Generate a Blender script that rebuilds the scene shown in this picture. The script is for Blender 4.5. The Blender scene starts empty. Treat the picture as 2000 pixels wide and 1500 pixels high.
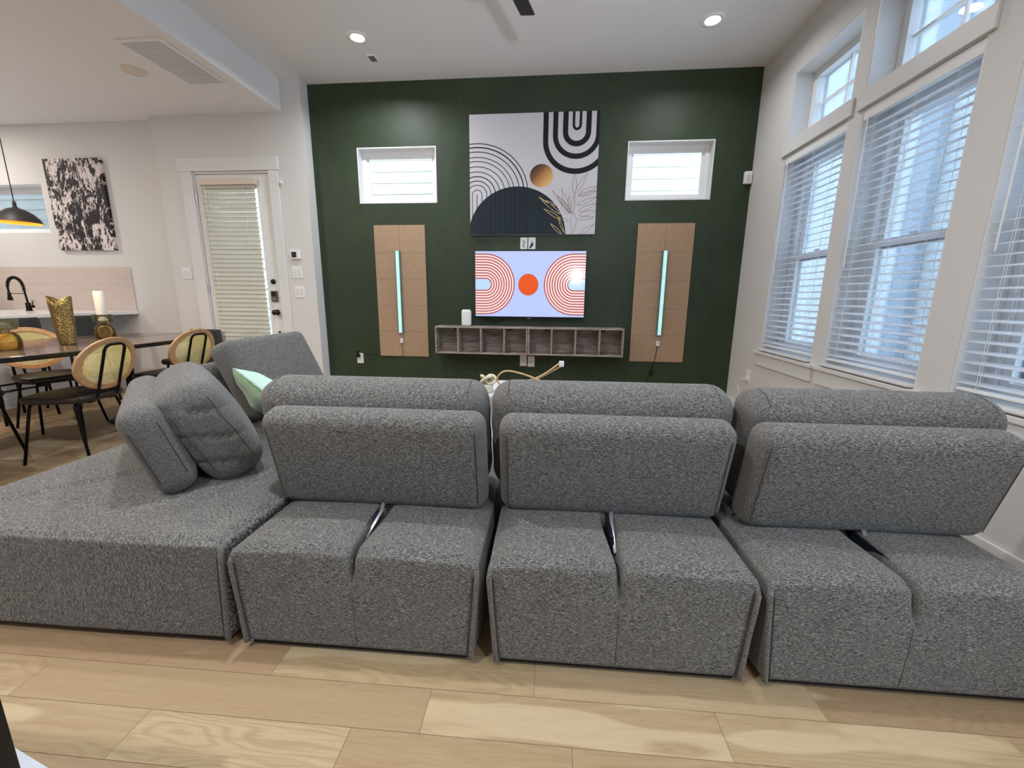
import bpy, bmesh, math, random
from mathutils import Vector, Matrix
random.seed(7)
C = bpy.context.scene.collection
SC = bpy.context.scene
PI = math.pi

# ------------------------------------------------------------------ camera
F_PX = 811.62
cam_d = bpy.data.cameras.new('camera'); cam = bpy.data.objects.new('camera', cam_d); C.objects.link(cam)
cam_d.sensor_width = 36.0; cam_d.lens = F_PX / 2000 * 36; cam_d.clip_start = 0.02
yaw, pitch, roll = .0932, .2048, .0092
_f = Vector((-math.sin(yaw)*math.cos(pitch), math.cos(yaw)*math.cos(pitch), -math.sin(pitch)))
_r = Vector((math.cos(yaw), math.sin(yaw), 0)); _u = _r.cross(_f)
_r2 = _r*math.cos(roll) + _u*math.sin(roll); _u2 = -_r*math.sin(roll) + _u*math.cos(roll)
cam.matrix_world = Matrix(((_r2.x, _u2.x, -_f.x, 0), (_r2.y, _u2.y, -_f.y, -4.5952), (_r2.z, _u2.z, -_f.z, 1.15), (0, 0, 0, 1)))
SC.camera = cam

# ------------------------------------------------------------------ world, exposure
SC.view_settings.view_transform = 'Standard'; SC.view_settings.look = 'None'
SC.view_settings.gamma = 1; SC.view_settings.use_curve_mapping = False
SC.view_settings.exposure = 0.0
SC.cycles.max_bounces = 10; SC.cycles.diffuse_bounces = 6; SC.cycles.transparent_max_bounces = 24
SC.cycles.sample_clamp_indirect = 6.0
W = bpy.data.worlds.new('sky'); SC.world = W; W.use_nodes = True
bg = W.node_tree.nodes['Background']; bg.inputs[0].default_value = (0.55, 0.77, 1.0, 1); bg.inputs[1].default_value = 10.0

# ------------------------------------------------------------------ big lamps (ceiling downlights; fittings are built below)
LAMP_W = 19.0
def area_lamp(name, loc, size, power, col, spread=PI, rot=(0, 0, 0), shape='DISK', parent=None):
    d = bpy.data.lights.new(name, 'AREA'); d.shape = shape; d.size = size; d.energy = power; d.color = col; d.spread = spread
    o = bpy.data.objects.new(name, d); C.objects.link(o); o.location = loc; o.rotation_euler = rot
    if parent: o.parent = parent
    return o
LIVING_LIGHTS = [(-1.693, -.727, 3.281), (1.181, -.723, 3.281), (-1.15, -3.0, 3.281), (.55, -3.0, 3.281), (-1.5, -5.0, 3.281), (.85, -5.0, 3.281)]  # first two are visible; later rows are unseen, placed to light the sofa

# ------------------------------------------------------------------ colour + materials
def srgb(r, g, b):
    f = lambda c: (c/255/12.92) if c/255 <= .04045 else ((c/255+.055)/1.055)**2.4
    return (f(r), f(g), f(b), 1)
def newmat(name):
    m = bpy.data.materials.new(name); m.use_nodes = True
    nt = m.node_tree; p = nt.nodes['Principled BSDF']
    return m, nt, p
def mat(name, col, rough=.6, metal=0., spec=.5, emit=None, es=0., bump=0., bscale=200., var=0., vscale=6., coat=0., trans=0., ior=1.45, sheen=0.):
    m, nt, p = newmat(name)
    p.inputs['Base Color'].default_value = col; p.inputs['Roughness'].default_value = rough
    p.inputs['Metallic'].default_value = metal; p.inputs['Specular IOR Level'].default_value = spec
    p.inputs['Coat Weight'].default_value = coat; p.inputs['Transmission Weight'].default_value = trans; p.inputs['IOR'].default_value = ior
    p.inputs['Sheen Weight'].default_value = sheen
    if emit: p.inputs['Emission Color'].default_value = emit; p.inputs['Emission Strength'].default_value = es
    if bump or var: tc = nt.nodes.new('ShaderNodeTexCoord')
    if bump:
        n = nt.nodes.new('ShaderNodeTexNoise'); n.inputs['Scale'].default_value = bscale; n.inputs['Detail'].default_value = 3
        b = nt.nodes.new('ShaderNodeBump'); b.inputs['Strength'].default_value = bump; b.inputs['Distance'].default_value = .002
        nt.links.new(tc.outputs['Object'], n.inputs['Vector']); nt.links.new(n.outputs['Fac'], b.inputs['Height']); nt.links.new(b.outputs['Normal'], p.inputs['Normal'])
    if var:
        n = nt.nodes.new('ShaderNodeTexNoise'); n.inputs['Scale'].default_value = vscale; n.inputs['Detail'].default_value = 4
        r = nt.nodes.new('ShaderNodeValToRGB'); r.color_ramp.elements[0].position = .3; r.color_ramp.elements[1].position = .7
        r.color_ramp.elements[0].color = tuple(c*(1-var) for c in col[:3]) + (1,); r.color_ramp.elements[1].color = tuple(min(1, c*(1+var)) for c in col[:3]) + (1,)
        nt.links.new(tc.outputs['Object'], n.inputs['Vector']); nt.links.new(n.outputs['Fac'], r.inputs['Fac']); nt.links.new(r.outputs['Color'], p.inputs['Base Color'])
    return m
def node(nt, t, **kw):
    n = nt.nodes.new(t)
    for k, v in kw.items(): setattr(n, k, v)
    return n
def math_n(nt, op, a, b=None, c=None):
    n = nt.nodes.new('ShaderNodeMath'); n.operation = op
    for i, v in enumerate((a, b, c)):
        if v is None: continue
        if isinstance(v, (int, float)): n.inputs[i].default_value = v
        else: nt.links.new(v, n.inputs[i])
    return n.outputs[0]
def ramp(nt, fac, stops, interp='LINEAR'):
    r = nt.nodes.new('ShaderNodeValToRGB'); cr = r.color_ramp; cr.interpolation = interp
    while len(cr.elements) > 1: cr.elements.remove(cr.elements[-1])
    cr.elements[0].position = stops[0][0]; cr.elements[0].color = stops[0][1]
    for pos, c in stops[1:]:
        e = cr.elements.new(pos); e.color = c
    nt.links.new(fac, r.inputs['Fac']); return r.outputs['Color']
def mapped(nt, scale, src='Object', loc=(0, 0, 0)):
    tc = nt.nodes.new('ShaderNodeTexCoord'); mp = nt.nodes.new('ShaderNodeMapping')
    mp.inputs['Scale'].default_value = scale; mp.inputs['Location'].default_value = loc
    nt.links.new(tc.outputs[src], mp.inputs['Vector']); return mp.outputs['Vector']
def noise(nt, vec, scale=1., detail=3., rough=.5, dist=0.):
    n = nt.nodes.new('ShaderNodeTexNoise'); n.inputs['Scale'].default_value = scale; n.inputs['Detail'].default_value = detail
    n.inputs['Roughness'].default_value = rough; n.inputs['Distortion'].default_value = dist
    nt.links.new(vec, n.inputs['Vector']); return n.outputs['Fac']
def glassmat(name, tint=(1, 1, 1, 1), refl=.9, rough=.0):
    m = bpy.data.materials.new(name); m.use_nodes = True; nt = m.node_tree; nt.nodes.clear()
    o = nt.nodes.new('ShaderNodeOutputMaterial'); t = nt.nodes.new('ShaderNodeBsdfTransparent'); g = nt.nodes.new('ShaderNodeBsdfGlossy')
    mx = nt.nodes.new('ShaderNodeMixShader'); fr = nt.nodes.new('ShaderNodeFresnel'); fr.inputs[0].default_value = 1.45
    t.inputs[0].default_value = tint; g.inputs['Roughness'].default_value = rough
    nt.links.new(math_n(nt, 'MULTIPLY', fr.outputs[0], refl), mx.inputs[0]); nt.links.new(t.outputs[0], mx.inputs[1]); nt.links.new(g.outputs[0], mx.inputs[2]); nt.links.new(mx.outputs[0], o.inputs[0])
    return m
def slatmat(name, col, tr=.25):
    m = bpy.data.materials.new(name); m.use_nodes = True; nt = m.node_tree; p = nt.nodes['Principled BSDF']
    p.inputs['Base Color'].default_value = col; p.inputs['Roughness'].default_value = .45
    t = nt.nodes.new('ShaderNodeBsdfTranslucent'); t.inputs[0].default_value = col; mx = nt.nodes.new('ShaderNodeMixShader'); mx.inputs[0].default_value = tr
    o = nt.nodes['Material Output']; nt.links.new(p.outputs[0], mx.inputs[1]); nt.links.new(t.outputs[0], mx.inputs[2]); nt.links.new(mx.outputs[0], o.inputs[0])
    return m

def fabric_mat(name='heather_grey_fabric', A=(100, 640, 800), B=(180, 800, 1000), V=(860, 250, 180)):
    m, nt, p = newmat(name)
    h = noise(nt, mapped(nt, A), 1, 2, .6, .2); h2 = noise(nt, mapped(nt, B, loc=(3, 1, 2)), 1, 2, .6)
    v = noise(nt, mapped(nt, V, loc=(5, 2, 7)), 1, 2, .6); fine = noise(nt, mapped(nt, (1100, 1100, 1100)), 1, 1, .5)
    s = math_n(nt, 'ADD', math_n(nt, 'ADD', math_n(nt, 'MULTIPLY', h, .46), math_n(nt, 'MULTIPLY', h2, .26)), math_n(nt, 'ADD', math_n(nt, 'MULTIPLY', v, .16), math_n(nt, 'MULTIPLY', fine, .12)))
    col = ramp(nt, s, [(.395, srgb(22, 21, 22)), (.465, srgb(66, 64, 63)), (.515, srgb(108, 106, 103)), (.575, srgb(146, 144, 139)), (.64, srgb(200, 198, 191))])
    nt.links.new(col, p.inputs['Base Color']); p.inputs['Roughness'].default_value = .95; p.inputs['Specular IOR Level'].default_value = .15
    p.inputs['Sheen Weight'].default_value = .15; p.inputs['Sheen Roughness'].default_value = .6
    b = nt.nodes.new('ShaderNodeBump'); b.inputs['Strength'].default_value = .6; b.inputs['Distance'].default_value = .0015
    nt.links.new(s, b.inputs['Height']); nt.links.new(b.outputs[0], p.inputs['Normal']); return m
FAB = fabric_mat()
FABY = fabric_mat('heather_grey_fabric_lengthwise', (640, 100, 105), (800, 170, 180), (240, 860, 800))
WALLW = mat('wall_paint_white', srgb(216, 214, 212), .65, bump=.15, bscale=350)
CEILM = mat('ceiling_paint_white', srgb(236, 236, 238), .8, bump=.15, bscale=300)
TRIM = mat('white_trim_paint', srgb(222, 222, 222), .35)
def green_mat():
    m, nt, p = newmat('dark_green_paint')
    a = noise(nt, mapped(nt, (1.6, 1.6, 1.3)), 1, 4, .6); b2 = noise(nt, mapped(nt, (9, 9, 5), loc=(3, 0, 1)), 1, 5, .65, .4)
    s = math_n(nt, 'ADD', math_n(nt, 'MULTIPLY', a, .55), math_n(nt, 'MULTIPLY', b2, .45))
    col = ramp(nt, s, [(.38, srgb(44, 56, 40)), (.5, srgb(48, 61, 44)), (.6, srgb(52, 66, 47)), (.68, srgb(60, 73, 46))])
    nt.links.new(col, p.inputs['Base Color']); p.inputs['Roughness'].default_value = .5; p.inputs['Specular IOR Level'].default_value = .35; return m
GREEN = green_mat()
BLACKM = mat('black_metal', srgb(18, 18, 20), .4, .6)
BLACKP = mat('black_plastic', srgb(16, 16, 18), .35)
DARKIN = mat('dark_lining', srgb(22, 22, 24), .9)
WPLAST = mat('white_plastic', srgb(236, 236, 236), .35)
GREYP = mat('grey_plastic', srgb(120, 122, 126), .4)
STEEL = mat('grey_steel', srgb(196, 198, 206), .3, .8)
GLASS = glassmat('window_glass')
SLAT = slatmat('blind_slat_white', srgb(236, 238, 242), .58)
SLATC = slatmat('door_slat_cream', srgb(226, 223, 212), .35)
FRAMEW = mat('vinyl_frame_white', srgb(232, 234, 236), .35)

# ------------------------------------------------------------------ mesh helpers
def obj(name, bm, m, parent=None, smooth=False, bevel=0, bseg=2, recalc=True):
    if recalc: bmesh.ops.recalc_face_normals(bm, faces=bm.faces)
    me = bpy.data.meshes.new(name); bm.to_mesh(me); bm.free()
    for mm in (m if isinstance(m, (list, tuple)) else [m]): me.materials.append(mm)
    if smooth:
        for p in me.polygons: p.use_smooth = True
    o = bpy.data.objects.new(name, me); C.objects.link(o)
    if parent: o.parent = parent
    if bevel:
        b = o.modifiers.new('bevel', 'BEVEL'); b.width = bevel; b.segments = bseg; b.limit_method = 'ANGLE'; b.angle_limit = .6
    return o
def thing(name, label, cat, loc=(0, 0, 0), rz=0., group=None):
    o = bpy.data.objects.new(name, None); C.objects.link(o); o.location = loc; o.rotation_euler = (0, 0, rz)
    o.empty_display_size = .1
    o['label'] = label; o['category'] = cat
    if group: o['group'] = group
    return o
def tag(o, label, cat, group=None):
    o['label'] = label; o['category'] = cat
    if group: o['group'] = group
    return o
def struct(o): o['kind'] = 'structure'; return o
def box(bm, x0, x1, y0, y1, z0, z1, mi=0, M=None):
    vs = [bm.verts.new((x, y, z)) for x in (x0, x1) for y in (y0, y1) for z in (z0, z1)]
    if M is not None:
        for v in vs: v.co = M @ v.co
    for f in ((0, 1, 3, 2), (4, 6, 7, 5), (0, 4, 5, 1), (2, 3, 7, 6), (0, 2, 6, 4), (1, 5, 7, 3)):
        fc = bm.faces.new([vs[i] for i in f]); fc.material_index = mi
    return vs
def quad(bm, pts, mi=0):
    f = bm.faces.new([bm.verts.new(p) for p in pts]); f.material_index = mi; return f
def tube(bm, pts, r, n=10, closed=False, caps=True, mi=0, flat=None):
    pts = [Vector(p) for p in pts]; N = len(pts); rings = []; up = None
    for i, p in enumerate(pts):
        a = pts[i-1] if (i > 0 or closed) else p; b = pts[(i+1) % N] if (i < N-1 or closed) else p
        t = (b-a).normalized()
        if up is None:
            up = Vector((0, 0, 1)) if abs(t.z) < .9 else Vector((1, 0, 0))
        s = t.cross(up)
        if s.length < 1e-5: s = t.cross(Vector((0, 1, 0)))
        s.normalize(); up2 = s.cross(t).normalized(); up = up2
        rr = r[i] if isinstance(r, (list, tuple)) else r
        ra, rb = (rr, rr) if flat is None else (rr, rr*flat)
        rings.append([bm.verts.new(p + s*ra*math.cos(2*PI*k/n) + up2*rb*math.sin(2*PI*k/n)) for k in range(n)])
    m = N if closed else N-1
    for i in range(m):
        A, B = rings[i], rings[(i+1) % N]
        for k in range(n):
            bm.faces.new((A[k], A[(k+1) % n], B[(k+1) % n], B[k])).material_index = mi
    if caps and not closed:
        bm.faces.new(rings[0]).material_index = mi; bm.faces.new(rings[-1]).material_index = mi
def lathe(bm, prof, n=32, center=(0, 0, 0), mi=0, cap0=False, cap1=False, M=None):
    rings = []
    for r, z in prof:
        ring = []
        for k in range(n):
            v = Vector((r*math.cos(2*PI*k/n), r*math.sin(2*PI*k/n), z))
            if M is not None: v = M @ v
            ring.append(bm.verts.new(v + Vector(center)))
        rings.append(ring)
    for A, B in zip(rings, rings[1:]):
        for k in range(n): bm.faces.new((A[k], A[(k+1) % n], B[(k+1) % n], B[k])).material_index = mi
    if cap0: bm.faces.new(rings[0]).material_index = mi
    if cap1: bm.faces.new(rings[-1]).material_index = mi
def bend(pts, r=.03, seg=5):
    """round the inner corners of a polyline"""
    pts = [Vector(p) for p in pts]; out = [pts[0]]
    for a, b, c in zip(pts, pts[1:], pts[2:]):
        u = (a-b); v = (c-b); rr = min(r, u.length*.45, v.length*.45); p0 = b+u.normalized()*rr; p1 = b+v.normalized()*rr
        for k in range(seg+1):
            t = k/seg; out.append(p0*(1-t)**2 + b*2*t*(1-t) + p1*t*t)
    out.append(pts[-1]); return out
def rbox(hx, hy, hz, r, gx, gy, gz, f=None, center=(0, 0, 0), bm=None, top_only=False):
    """rounded box built on a dense grid; gx, gy, gz are counts or coordinate lists in -1..1; f deforms each point"""
    bm = bm or bmesh.new()
    def L(g, h):
        cs = [-1+2*i/g for i in range(g+1)] if isinstance(g, int) else list(g)
        out = [c*h for c in cs]
        # cluster the outer cells into the rounded edge
        return out
    def dens(cs, h):
        inner = [c for c in cs if abs(c) < h-r-1e-6]
        e = [h-r*(1-t) for t in (0, .3, .6, .8, 1.)]
        return [-x for x in reversed(e)] + inner + e
    X, Y, Z = dens(L(gx, hx), hx), dens(L(gy, hy), hy), dens(L(gz, hz), hz)
    cache = {}
    def V(x, y, z):
        k = (round(x, 5), round(y, 5), round(z, 5))
        if k not in cache:
            q = Vector((max(-hx+r, min(hx-r, x)), max(-hy+r, min(hy-r, y)), max(-hz+r, min(hz-r, z))))
            d = Vector((x, y, z))-q
            p = q + (d.normalized()*r if d.length > 1e-9 else d)
            if top_only:      # upholstered base: rounded above, crisp side and bottom edges
                d = Vector((x-q.x, y-q.y, max(0, z-(hz-r)))); dm = max(abs(d.x), abs(d.y), abs(d.z)); pw = 2+9*(1-d.z/r)
                nn = (abs(d.x)**pw+abs(d.y)**pw+abs(d.z)**pw)**(1/pw)
                p = Vector((q.x, q.y, min(z, hz-r)))+(d*(dm/nn) if nn > 1e-9 else d)
            if f: p = Vector(f(p.x, p.y, p.z))
            cache[k] = bm.verts.new(p+Vector(center))
        return cache[k]
    def face(vs):
        if len(set(vs)) == 4:
            try: bm.faces.new(vs)
            except ValueError: pass
    for s in (-1, 1):
        for a, b in zip(X, X[1:]):
            for c, d in zip(Y, Y[1:]): face([V(a, c, s*hz), V(b, c, s*hz), V(b, d, s*hz), V(a, d, s*hz)])
            for c, d in zip(Z, Z[1:]): face([V(a, s*hy, c), V(b, s*hy, c), V(b, s*hy, d), V(a, s*hy, d)])
        for a, b in zip(Y, Y[1:]):
            for c, d in zip(Z, Z[1:]): face([V(s*hx, a, c), V(s*hx, b, c), V(s*hx, b, d), V(s*hx, a, d)])
    return bm
def poly(bm, pts, mi=0):
    f = bm.faces.new([bm.verts.new(p) for p in pts]); f.material_index = mi; return f
def pick(seq): return seq[random.randrange(len(seq))]

# ================================================================== SETTING
XL, XR, H, HB = -2.582, 1.906, 3.281, 2.984
XB, YD, YK, XK = -2.80, -.1416, -.0425, -4.266
YB = -7.2; XW = -8.6

# ---- floor: wooden planks, one mesh; a per-plank random value drives the tone
PLANK_ROT = .0142
def floor_mat():
    m, nt, p = newmat('oak_plank_floor')
    at = node(nt, 'ShaderNodeAttribute', attribute_name='plank')
    sep = nt.nodes.new('ShaderNodeSeparateColor'); nt.links.new(at.outputs['Color'], sep.inputs[0]); rv, gv, bv = sep.outputs[:3]
    tc = nt.nodes.new('ShaderNodeTexCoord')
    off = nt.nodes.new('ShaderNodeVectorMath'); off.operation = 'MULTIPLY_ADD'
    nt.links.new(at.outputs['Color'], off.inputs[0]); off.inputs[1].default_value = (37, 19, 53); nt.links.new(tc.outputs['Object'], off.inputs[2])
    def mp(s):
        q = nt.nodes.new('ShaderNodeMapping'); q.inputs['Scale'].default_value = s; nt.links.new(off.outputs[0], q.inputs['Vector']); return q.outputs[0]
    # cathedral figure
    field = noise(nt, mp((1.1, 6.5, 1)), 1, 2.5, .5, .35)
    rings = math_n(nt, 'MULTIPLY_ADD', math_n(nt, 'SINE', math_n(nt, 'MULTIPLY', field, 150)), .5, .5)
    rings = math_n(nt, 'POWER', rings, 2.0)
    fine = noise(nt, mp((9, 240, 1)), 1, 3, .6)
    mid = noise(nt, mp((2.2, 40, 1)), 1, 4, .6)
    blot = noise(nt, mp((2.0, 6, 1)), 1, 2, .5)
    base = ramp(nt, rv, [(0, srgb(158, 134, 104)), (.25, srgb(174, 150, 115)), (.5, srgb(180, 158, 122)), (.75, srgb(166, 139, 109)), (1, srgb(188, 167, 132))])
    def mixc(a, b, fac, bt='MIX'):
        n = nt.nodes.new('ShaderNodeMix'); n.data_type = 'RGBA'; n.blend_type = bt
        if isinstance(fac, float): n.inputs[0].default_value = fac
        else: nt.links.new(fac, n.inputs[0])
        nt.links.new(a, n.inputs[6])
        if isinstance(b, tuple): n.inputs[7].default_value = b
        else: nt.links.new(b, n.inputs[7])
        return n.outputs[2]
    c = mixc(base, srgb(140, 106, 72), math_n(nt, 'MULTIPLY', math_n(nt, 'MULTIPLY', rings, .34), gv))
    c = mixc(c, srgb(128, 98, 68), math_n(nt, 'MULTIPLY', math_n(nt, 'GREATER_THAN', fine, .60), .22))
    c = mixc(c, srgb(150, 118, 84), math_n(nt, 'MULTIPLY', math_n(nt, 'SUBTRACT', mid, .32), .75))
    # pale sapwood band along one edge of some planks
    sap = noise(nt, mp((1.6, 9, 1)), 1, 1, .4, .1)
    c = mixc(c, srgb(210, 190, 156), math_n(nt, 'MULTIPLY', ramp(nt, math_n(nt, 'ADD', sap, math_n(nt, 'MULTIPLY', bv, .16)), [(.73, (0, 0, 0, 1)), (.76, (1, 1, 1, 1))]), .45))
    # knots
    vo = nt.nodes.new('ShaderNodeTexVoronoi'); vo.inputs['Scale'].default_value = 1; nt.links.new(mp((2.2, 4.2, 1)), vo.inputs['Vector'])
    kn = ramp(nt, vo.outputs['Distance'], [(0, (1, 1, 1, 1)), (.022, (.7, .7, .7, 1)), (.045, (0, 0, 0, 1))])
    c = mixc(c, srgb(92, 68, 48), math_n(nt, 'MULTIPLY', kn, .8))
    nt.links.new(c, p.inputs['Base Color'])
    nt.links.new(math_n(nt, 'ADD', math_n(nt, 'MULTIPLY', mid, .15), .40), p.inputs['Roughness']); p.inputs['Specular IOR Level'].default_value = .4
    b = nt.nodes.new('ShaderNodeBump'); b.inputs['Strength'].default_value = .2; b.inputs['Distance'].default_value = .001
    nt.links.new(math_n(nt, 'SUBTRACT', 1., fine), b.inputs['Height']); nt.links.new(b.outputs[0], p.inputs['Normal'])
    return m
def build_floor():
    bm = bmesh.new(); lay = bm.loops.layers.float_color.new('plank')
    w = .1315; given = {0: [-2.2, -1.31, -.887, -.072, .75, 1.75], -1: [-2.4, -1.605, -.377, .44, 1.2, 2.2], -2: [-1.95, -1.15, -.565, .03, .9, 1.7], -3: [-2, -1.0, .22, 1.1]}
    for k in range(-31, 31):
        y0 = -3.583+w*k; y1 = y0+w
        js = given.get(k)
        if js is None:
            js = []; x = -9.2+random.random()*1.2
            while x < 2.6: js.append(x); x += random.choice((.55, .8, 1.1, 1.2, 1.45, 1.8))*random.uniform(.85, 1.1)
        else:
            x = js[0]; pre = []
            while x > -9.2: x -= random.uniform(.8, 1.6); pre.insert(0, x)
            js = pre+js+[2.9]
        for a, b in zip(js, js[1:]+[2.9] if js[-1] < 2.9 else js[1:]):
            g = .0005; top = -.0; e = .0012
            cs = [(a+g, y0+g), (b-g, y0+g), (b-g, y1-g), (a+g, y1-g)]
            fs = [bm.faces.new([bm.verts.new((x, y, 0)) for x, y in cs])]
            col = (random.random(), random.random()**.8, random.random(), 1)
            for f in fs:
                for l in f.loops: l[lay] = col
    # seam bed just beneath the boards
    f = bm.faces.new([bm.verts.new(p) for p in ((-9.4, -7.9, -.002), (2.9, -7.9, -.002), (2.9, .6, -.002), (-9.4, .6, -.002))])
    for l in f.loops: l[lay] = (0, 1, 0, 1)
    f.material_index = 1
    o = obj('floor', bm, [floor_mat(), mat('floor_seam', srgb(118, 94, 68), .8)], recalc=False)
    o.location = (0, 0, 0); o.rotation_euler = (0, 0, PLANK_ROT)
    for f in o.data.polygons: pass
    return struct(o)
build_floor()

# ---- ceilings
bm = bmesh.new()
box(bm, XB, XR+.25, YB-.1, .2, H, H+.12)
box(bm, XW-.1, XB, YB-.1, .2, HB, HB+.42)
struct(obj('ceiling', bm, CEILM))

# ---- walls with openings: pieces of one wall are one mesh
def wall_xz(bm, x0, x1, z0, z1, y0, y1, holes):
    xs = sorted({x0, x1, *[h[0] for h in holes], *[h[1] for h in holes]}); zs = sorted({z0, z1, *[h[2] for h in holes], *[h[3] for h in holes]})
    for a, b in zip(xs, xs[1:]):
        for c, d in zip(zs, zs[1:]):
            if any(h[0] <= a+1e-6 and b <= h[1]+1e-6 and h[2] <= c+1e-6 and d <= h[3]+1e-6 for h in holes): continue
            box(bm, a, b, y0, y1, c, d)
GW = [(-2.092, -1.241, 2.125, 2.676), (.702, 1.535, 2.125, 2.676)]
bm = bmesh.new(); wall_xz(bm, XL, XR, 0, H, 0, .19, GW); struct(obj('wall_front', bm, GREEN))
DR = (-3.868, -2.994, 0, 2.43)
bm = bmesh.new(); wall_xz(bm, XK, XL, 0, HB, YD, .19, [DR])
box(bm, XB, XL, YD, .19, HB, H); struct(obj('wall_door_side', bm, WALLW))
KW = (-6.9, -5.814, 1.83, 2.378)
bm = bmesh.new(); wall_xz(bm, XW, XK, 0, HB, YK, .19, [KW]); struct(obj('wall_kitchen', bm, WALLW))
WIN = [(-1.375, -.60), (-2.275, -1.495), (-3.24, -2.456)]   # y spans of the tall windows
RZ0, RZ1, SZ, TZ = 2.33, 2.425, .69, 2.95
bm = bmesh.new()
ys = sorted({YB, 0.19, *[v for w in WIN for v in w], -4.2, -5.6}); zs = [0, SZ, RZ0, RZ1, TZ, H]
holes = [(a, b, SZ, RZ0) for a, b in WIN]+[(a, b, RZ1, TZ) for a, b in WIN]+[(-5.6, -4.2, SZ, RZ0)]
for a, b in zip(ys, ys[1:]):
    for c, d in zip(zs, zs[1:]):
        if any(h[0] <= a+1e-6 and b <= h[1]+1e-6 and h[2] <= c+1e-6 and d <= h[3]+1e-6 for h in holes): continue
        box(bm, XR, XR+.24, a, b, c, d)
struct(obj('wall_right', bm, WALLW))
bm = bmesh.new(); wall_xz(bm, XW, XR, 0, H, YB-.15, YB, []); struct(obj('wall_back', bm, WALLW))
bm = bmesh.new(); box(bm, XW-.15, XW, YB, .19, 0, HB); struct(obj('wall_left', bm, WALLW))

# ---- baseboards
bm = bmesh.new(); box(bm, XR-.016, XR-.001, YB, -.002, .001, .14); struct(obj('baseboard_right', bm, TRIM, bevel=.003))
bm = bmesh.new(); box(bm, XL+.002, XR-.018, -.016, -.001, .001, .14); struct(obj('baseboard_front', bm, TRIM, bevel=.003))

# ---- small recessed windows (green wall and kitchen)
def small_window(n, x0, x1, z0, z1, y0):
    root = bpy.data.objects.new('window_%d' % n, None); C.objects.link(root); struct(root)
    g = .0008
    bm = bmesh.new(); t = .012   # drywall return, painted white
    box(bm, x0+g, x0+t, y0+.001, .18, z0+g, z1-g); box(bm, x1-t, x1-g, y0+.001, .18, z0+g, z1-g)
    box(bm, x0+t, x1-t, y0+.001, .18, z1-t, z1-g); box(bm, x0+t, x1-t, y0+.001, .18, z0+g, z0+t)
    obj('reveal', bm, TRIM, root)
    bm = bmesh.new(); a = .045; Y0, Y1 = .10, .16
    X0, X1, Z0, Z1 = x0+t, x1-t, z0+t, z1-t
    for (A, B, D, a2, y1, y2) in ((X0, X1, None, a, Y0, Y1), (X0+a*.9, X1-a*.9, None, a*.6, Y0+.02, Y1-.01)):
        zz0, zz1 = (Z0, Z1) if A == X0 else (Z0+a*.9, Z1-a*.9)
        box(bm, A, A+a2, y1, y2, zz0, zz1); box(bm, B-a2, B, y1, y2, zz0, zz1); box(bm, A+a2, B-a2, y1, y2, zz1-a2, zz1); box(bm, A+a2, B-a2, y1, y2, zz0, zz0+a2)
    obj('window_frame', bm, FRAMEW, root, bevel=.002)
    bm = bmesh.new(); box(bm, X0+a, X1-a, .132, .138, Z0+a, Z1-a); obj('glass', bm, GLASS, root)
    return root
small_window(1, *GW[0], 0.)
small_window(2, *GW[1], 0.)
small_window(3, KW[0], KW[1], KW[2], KW[3], YK)

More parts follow.
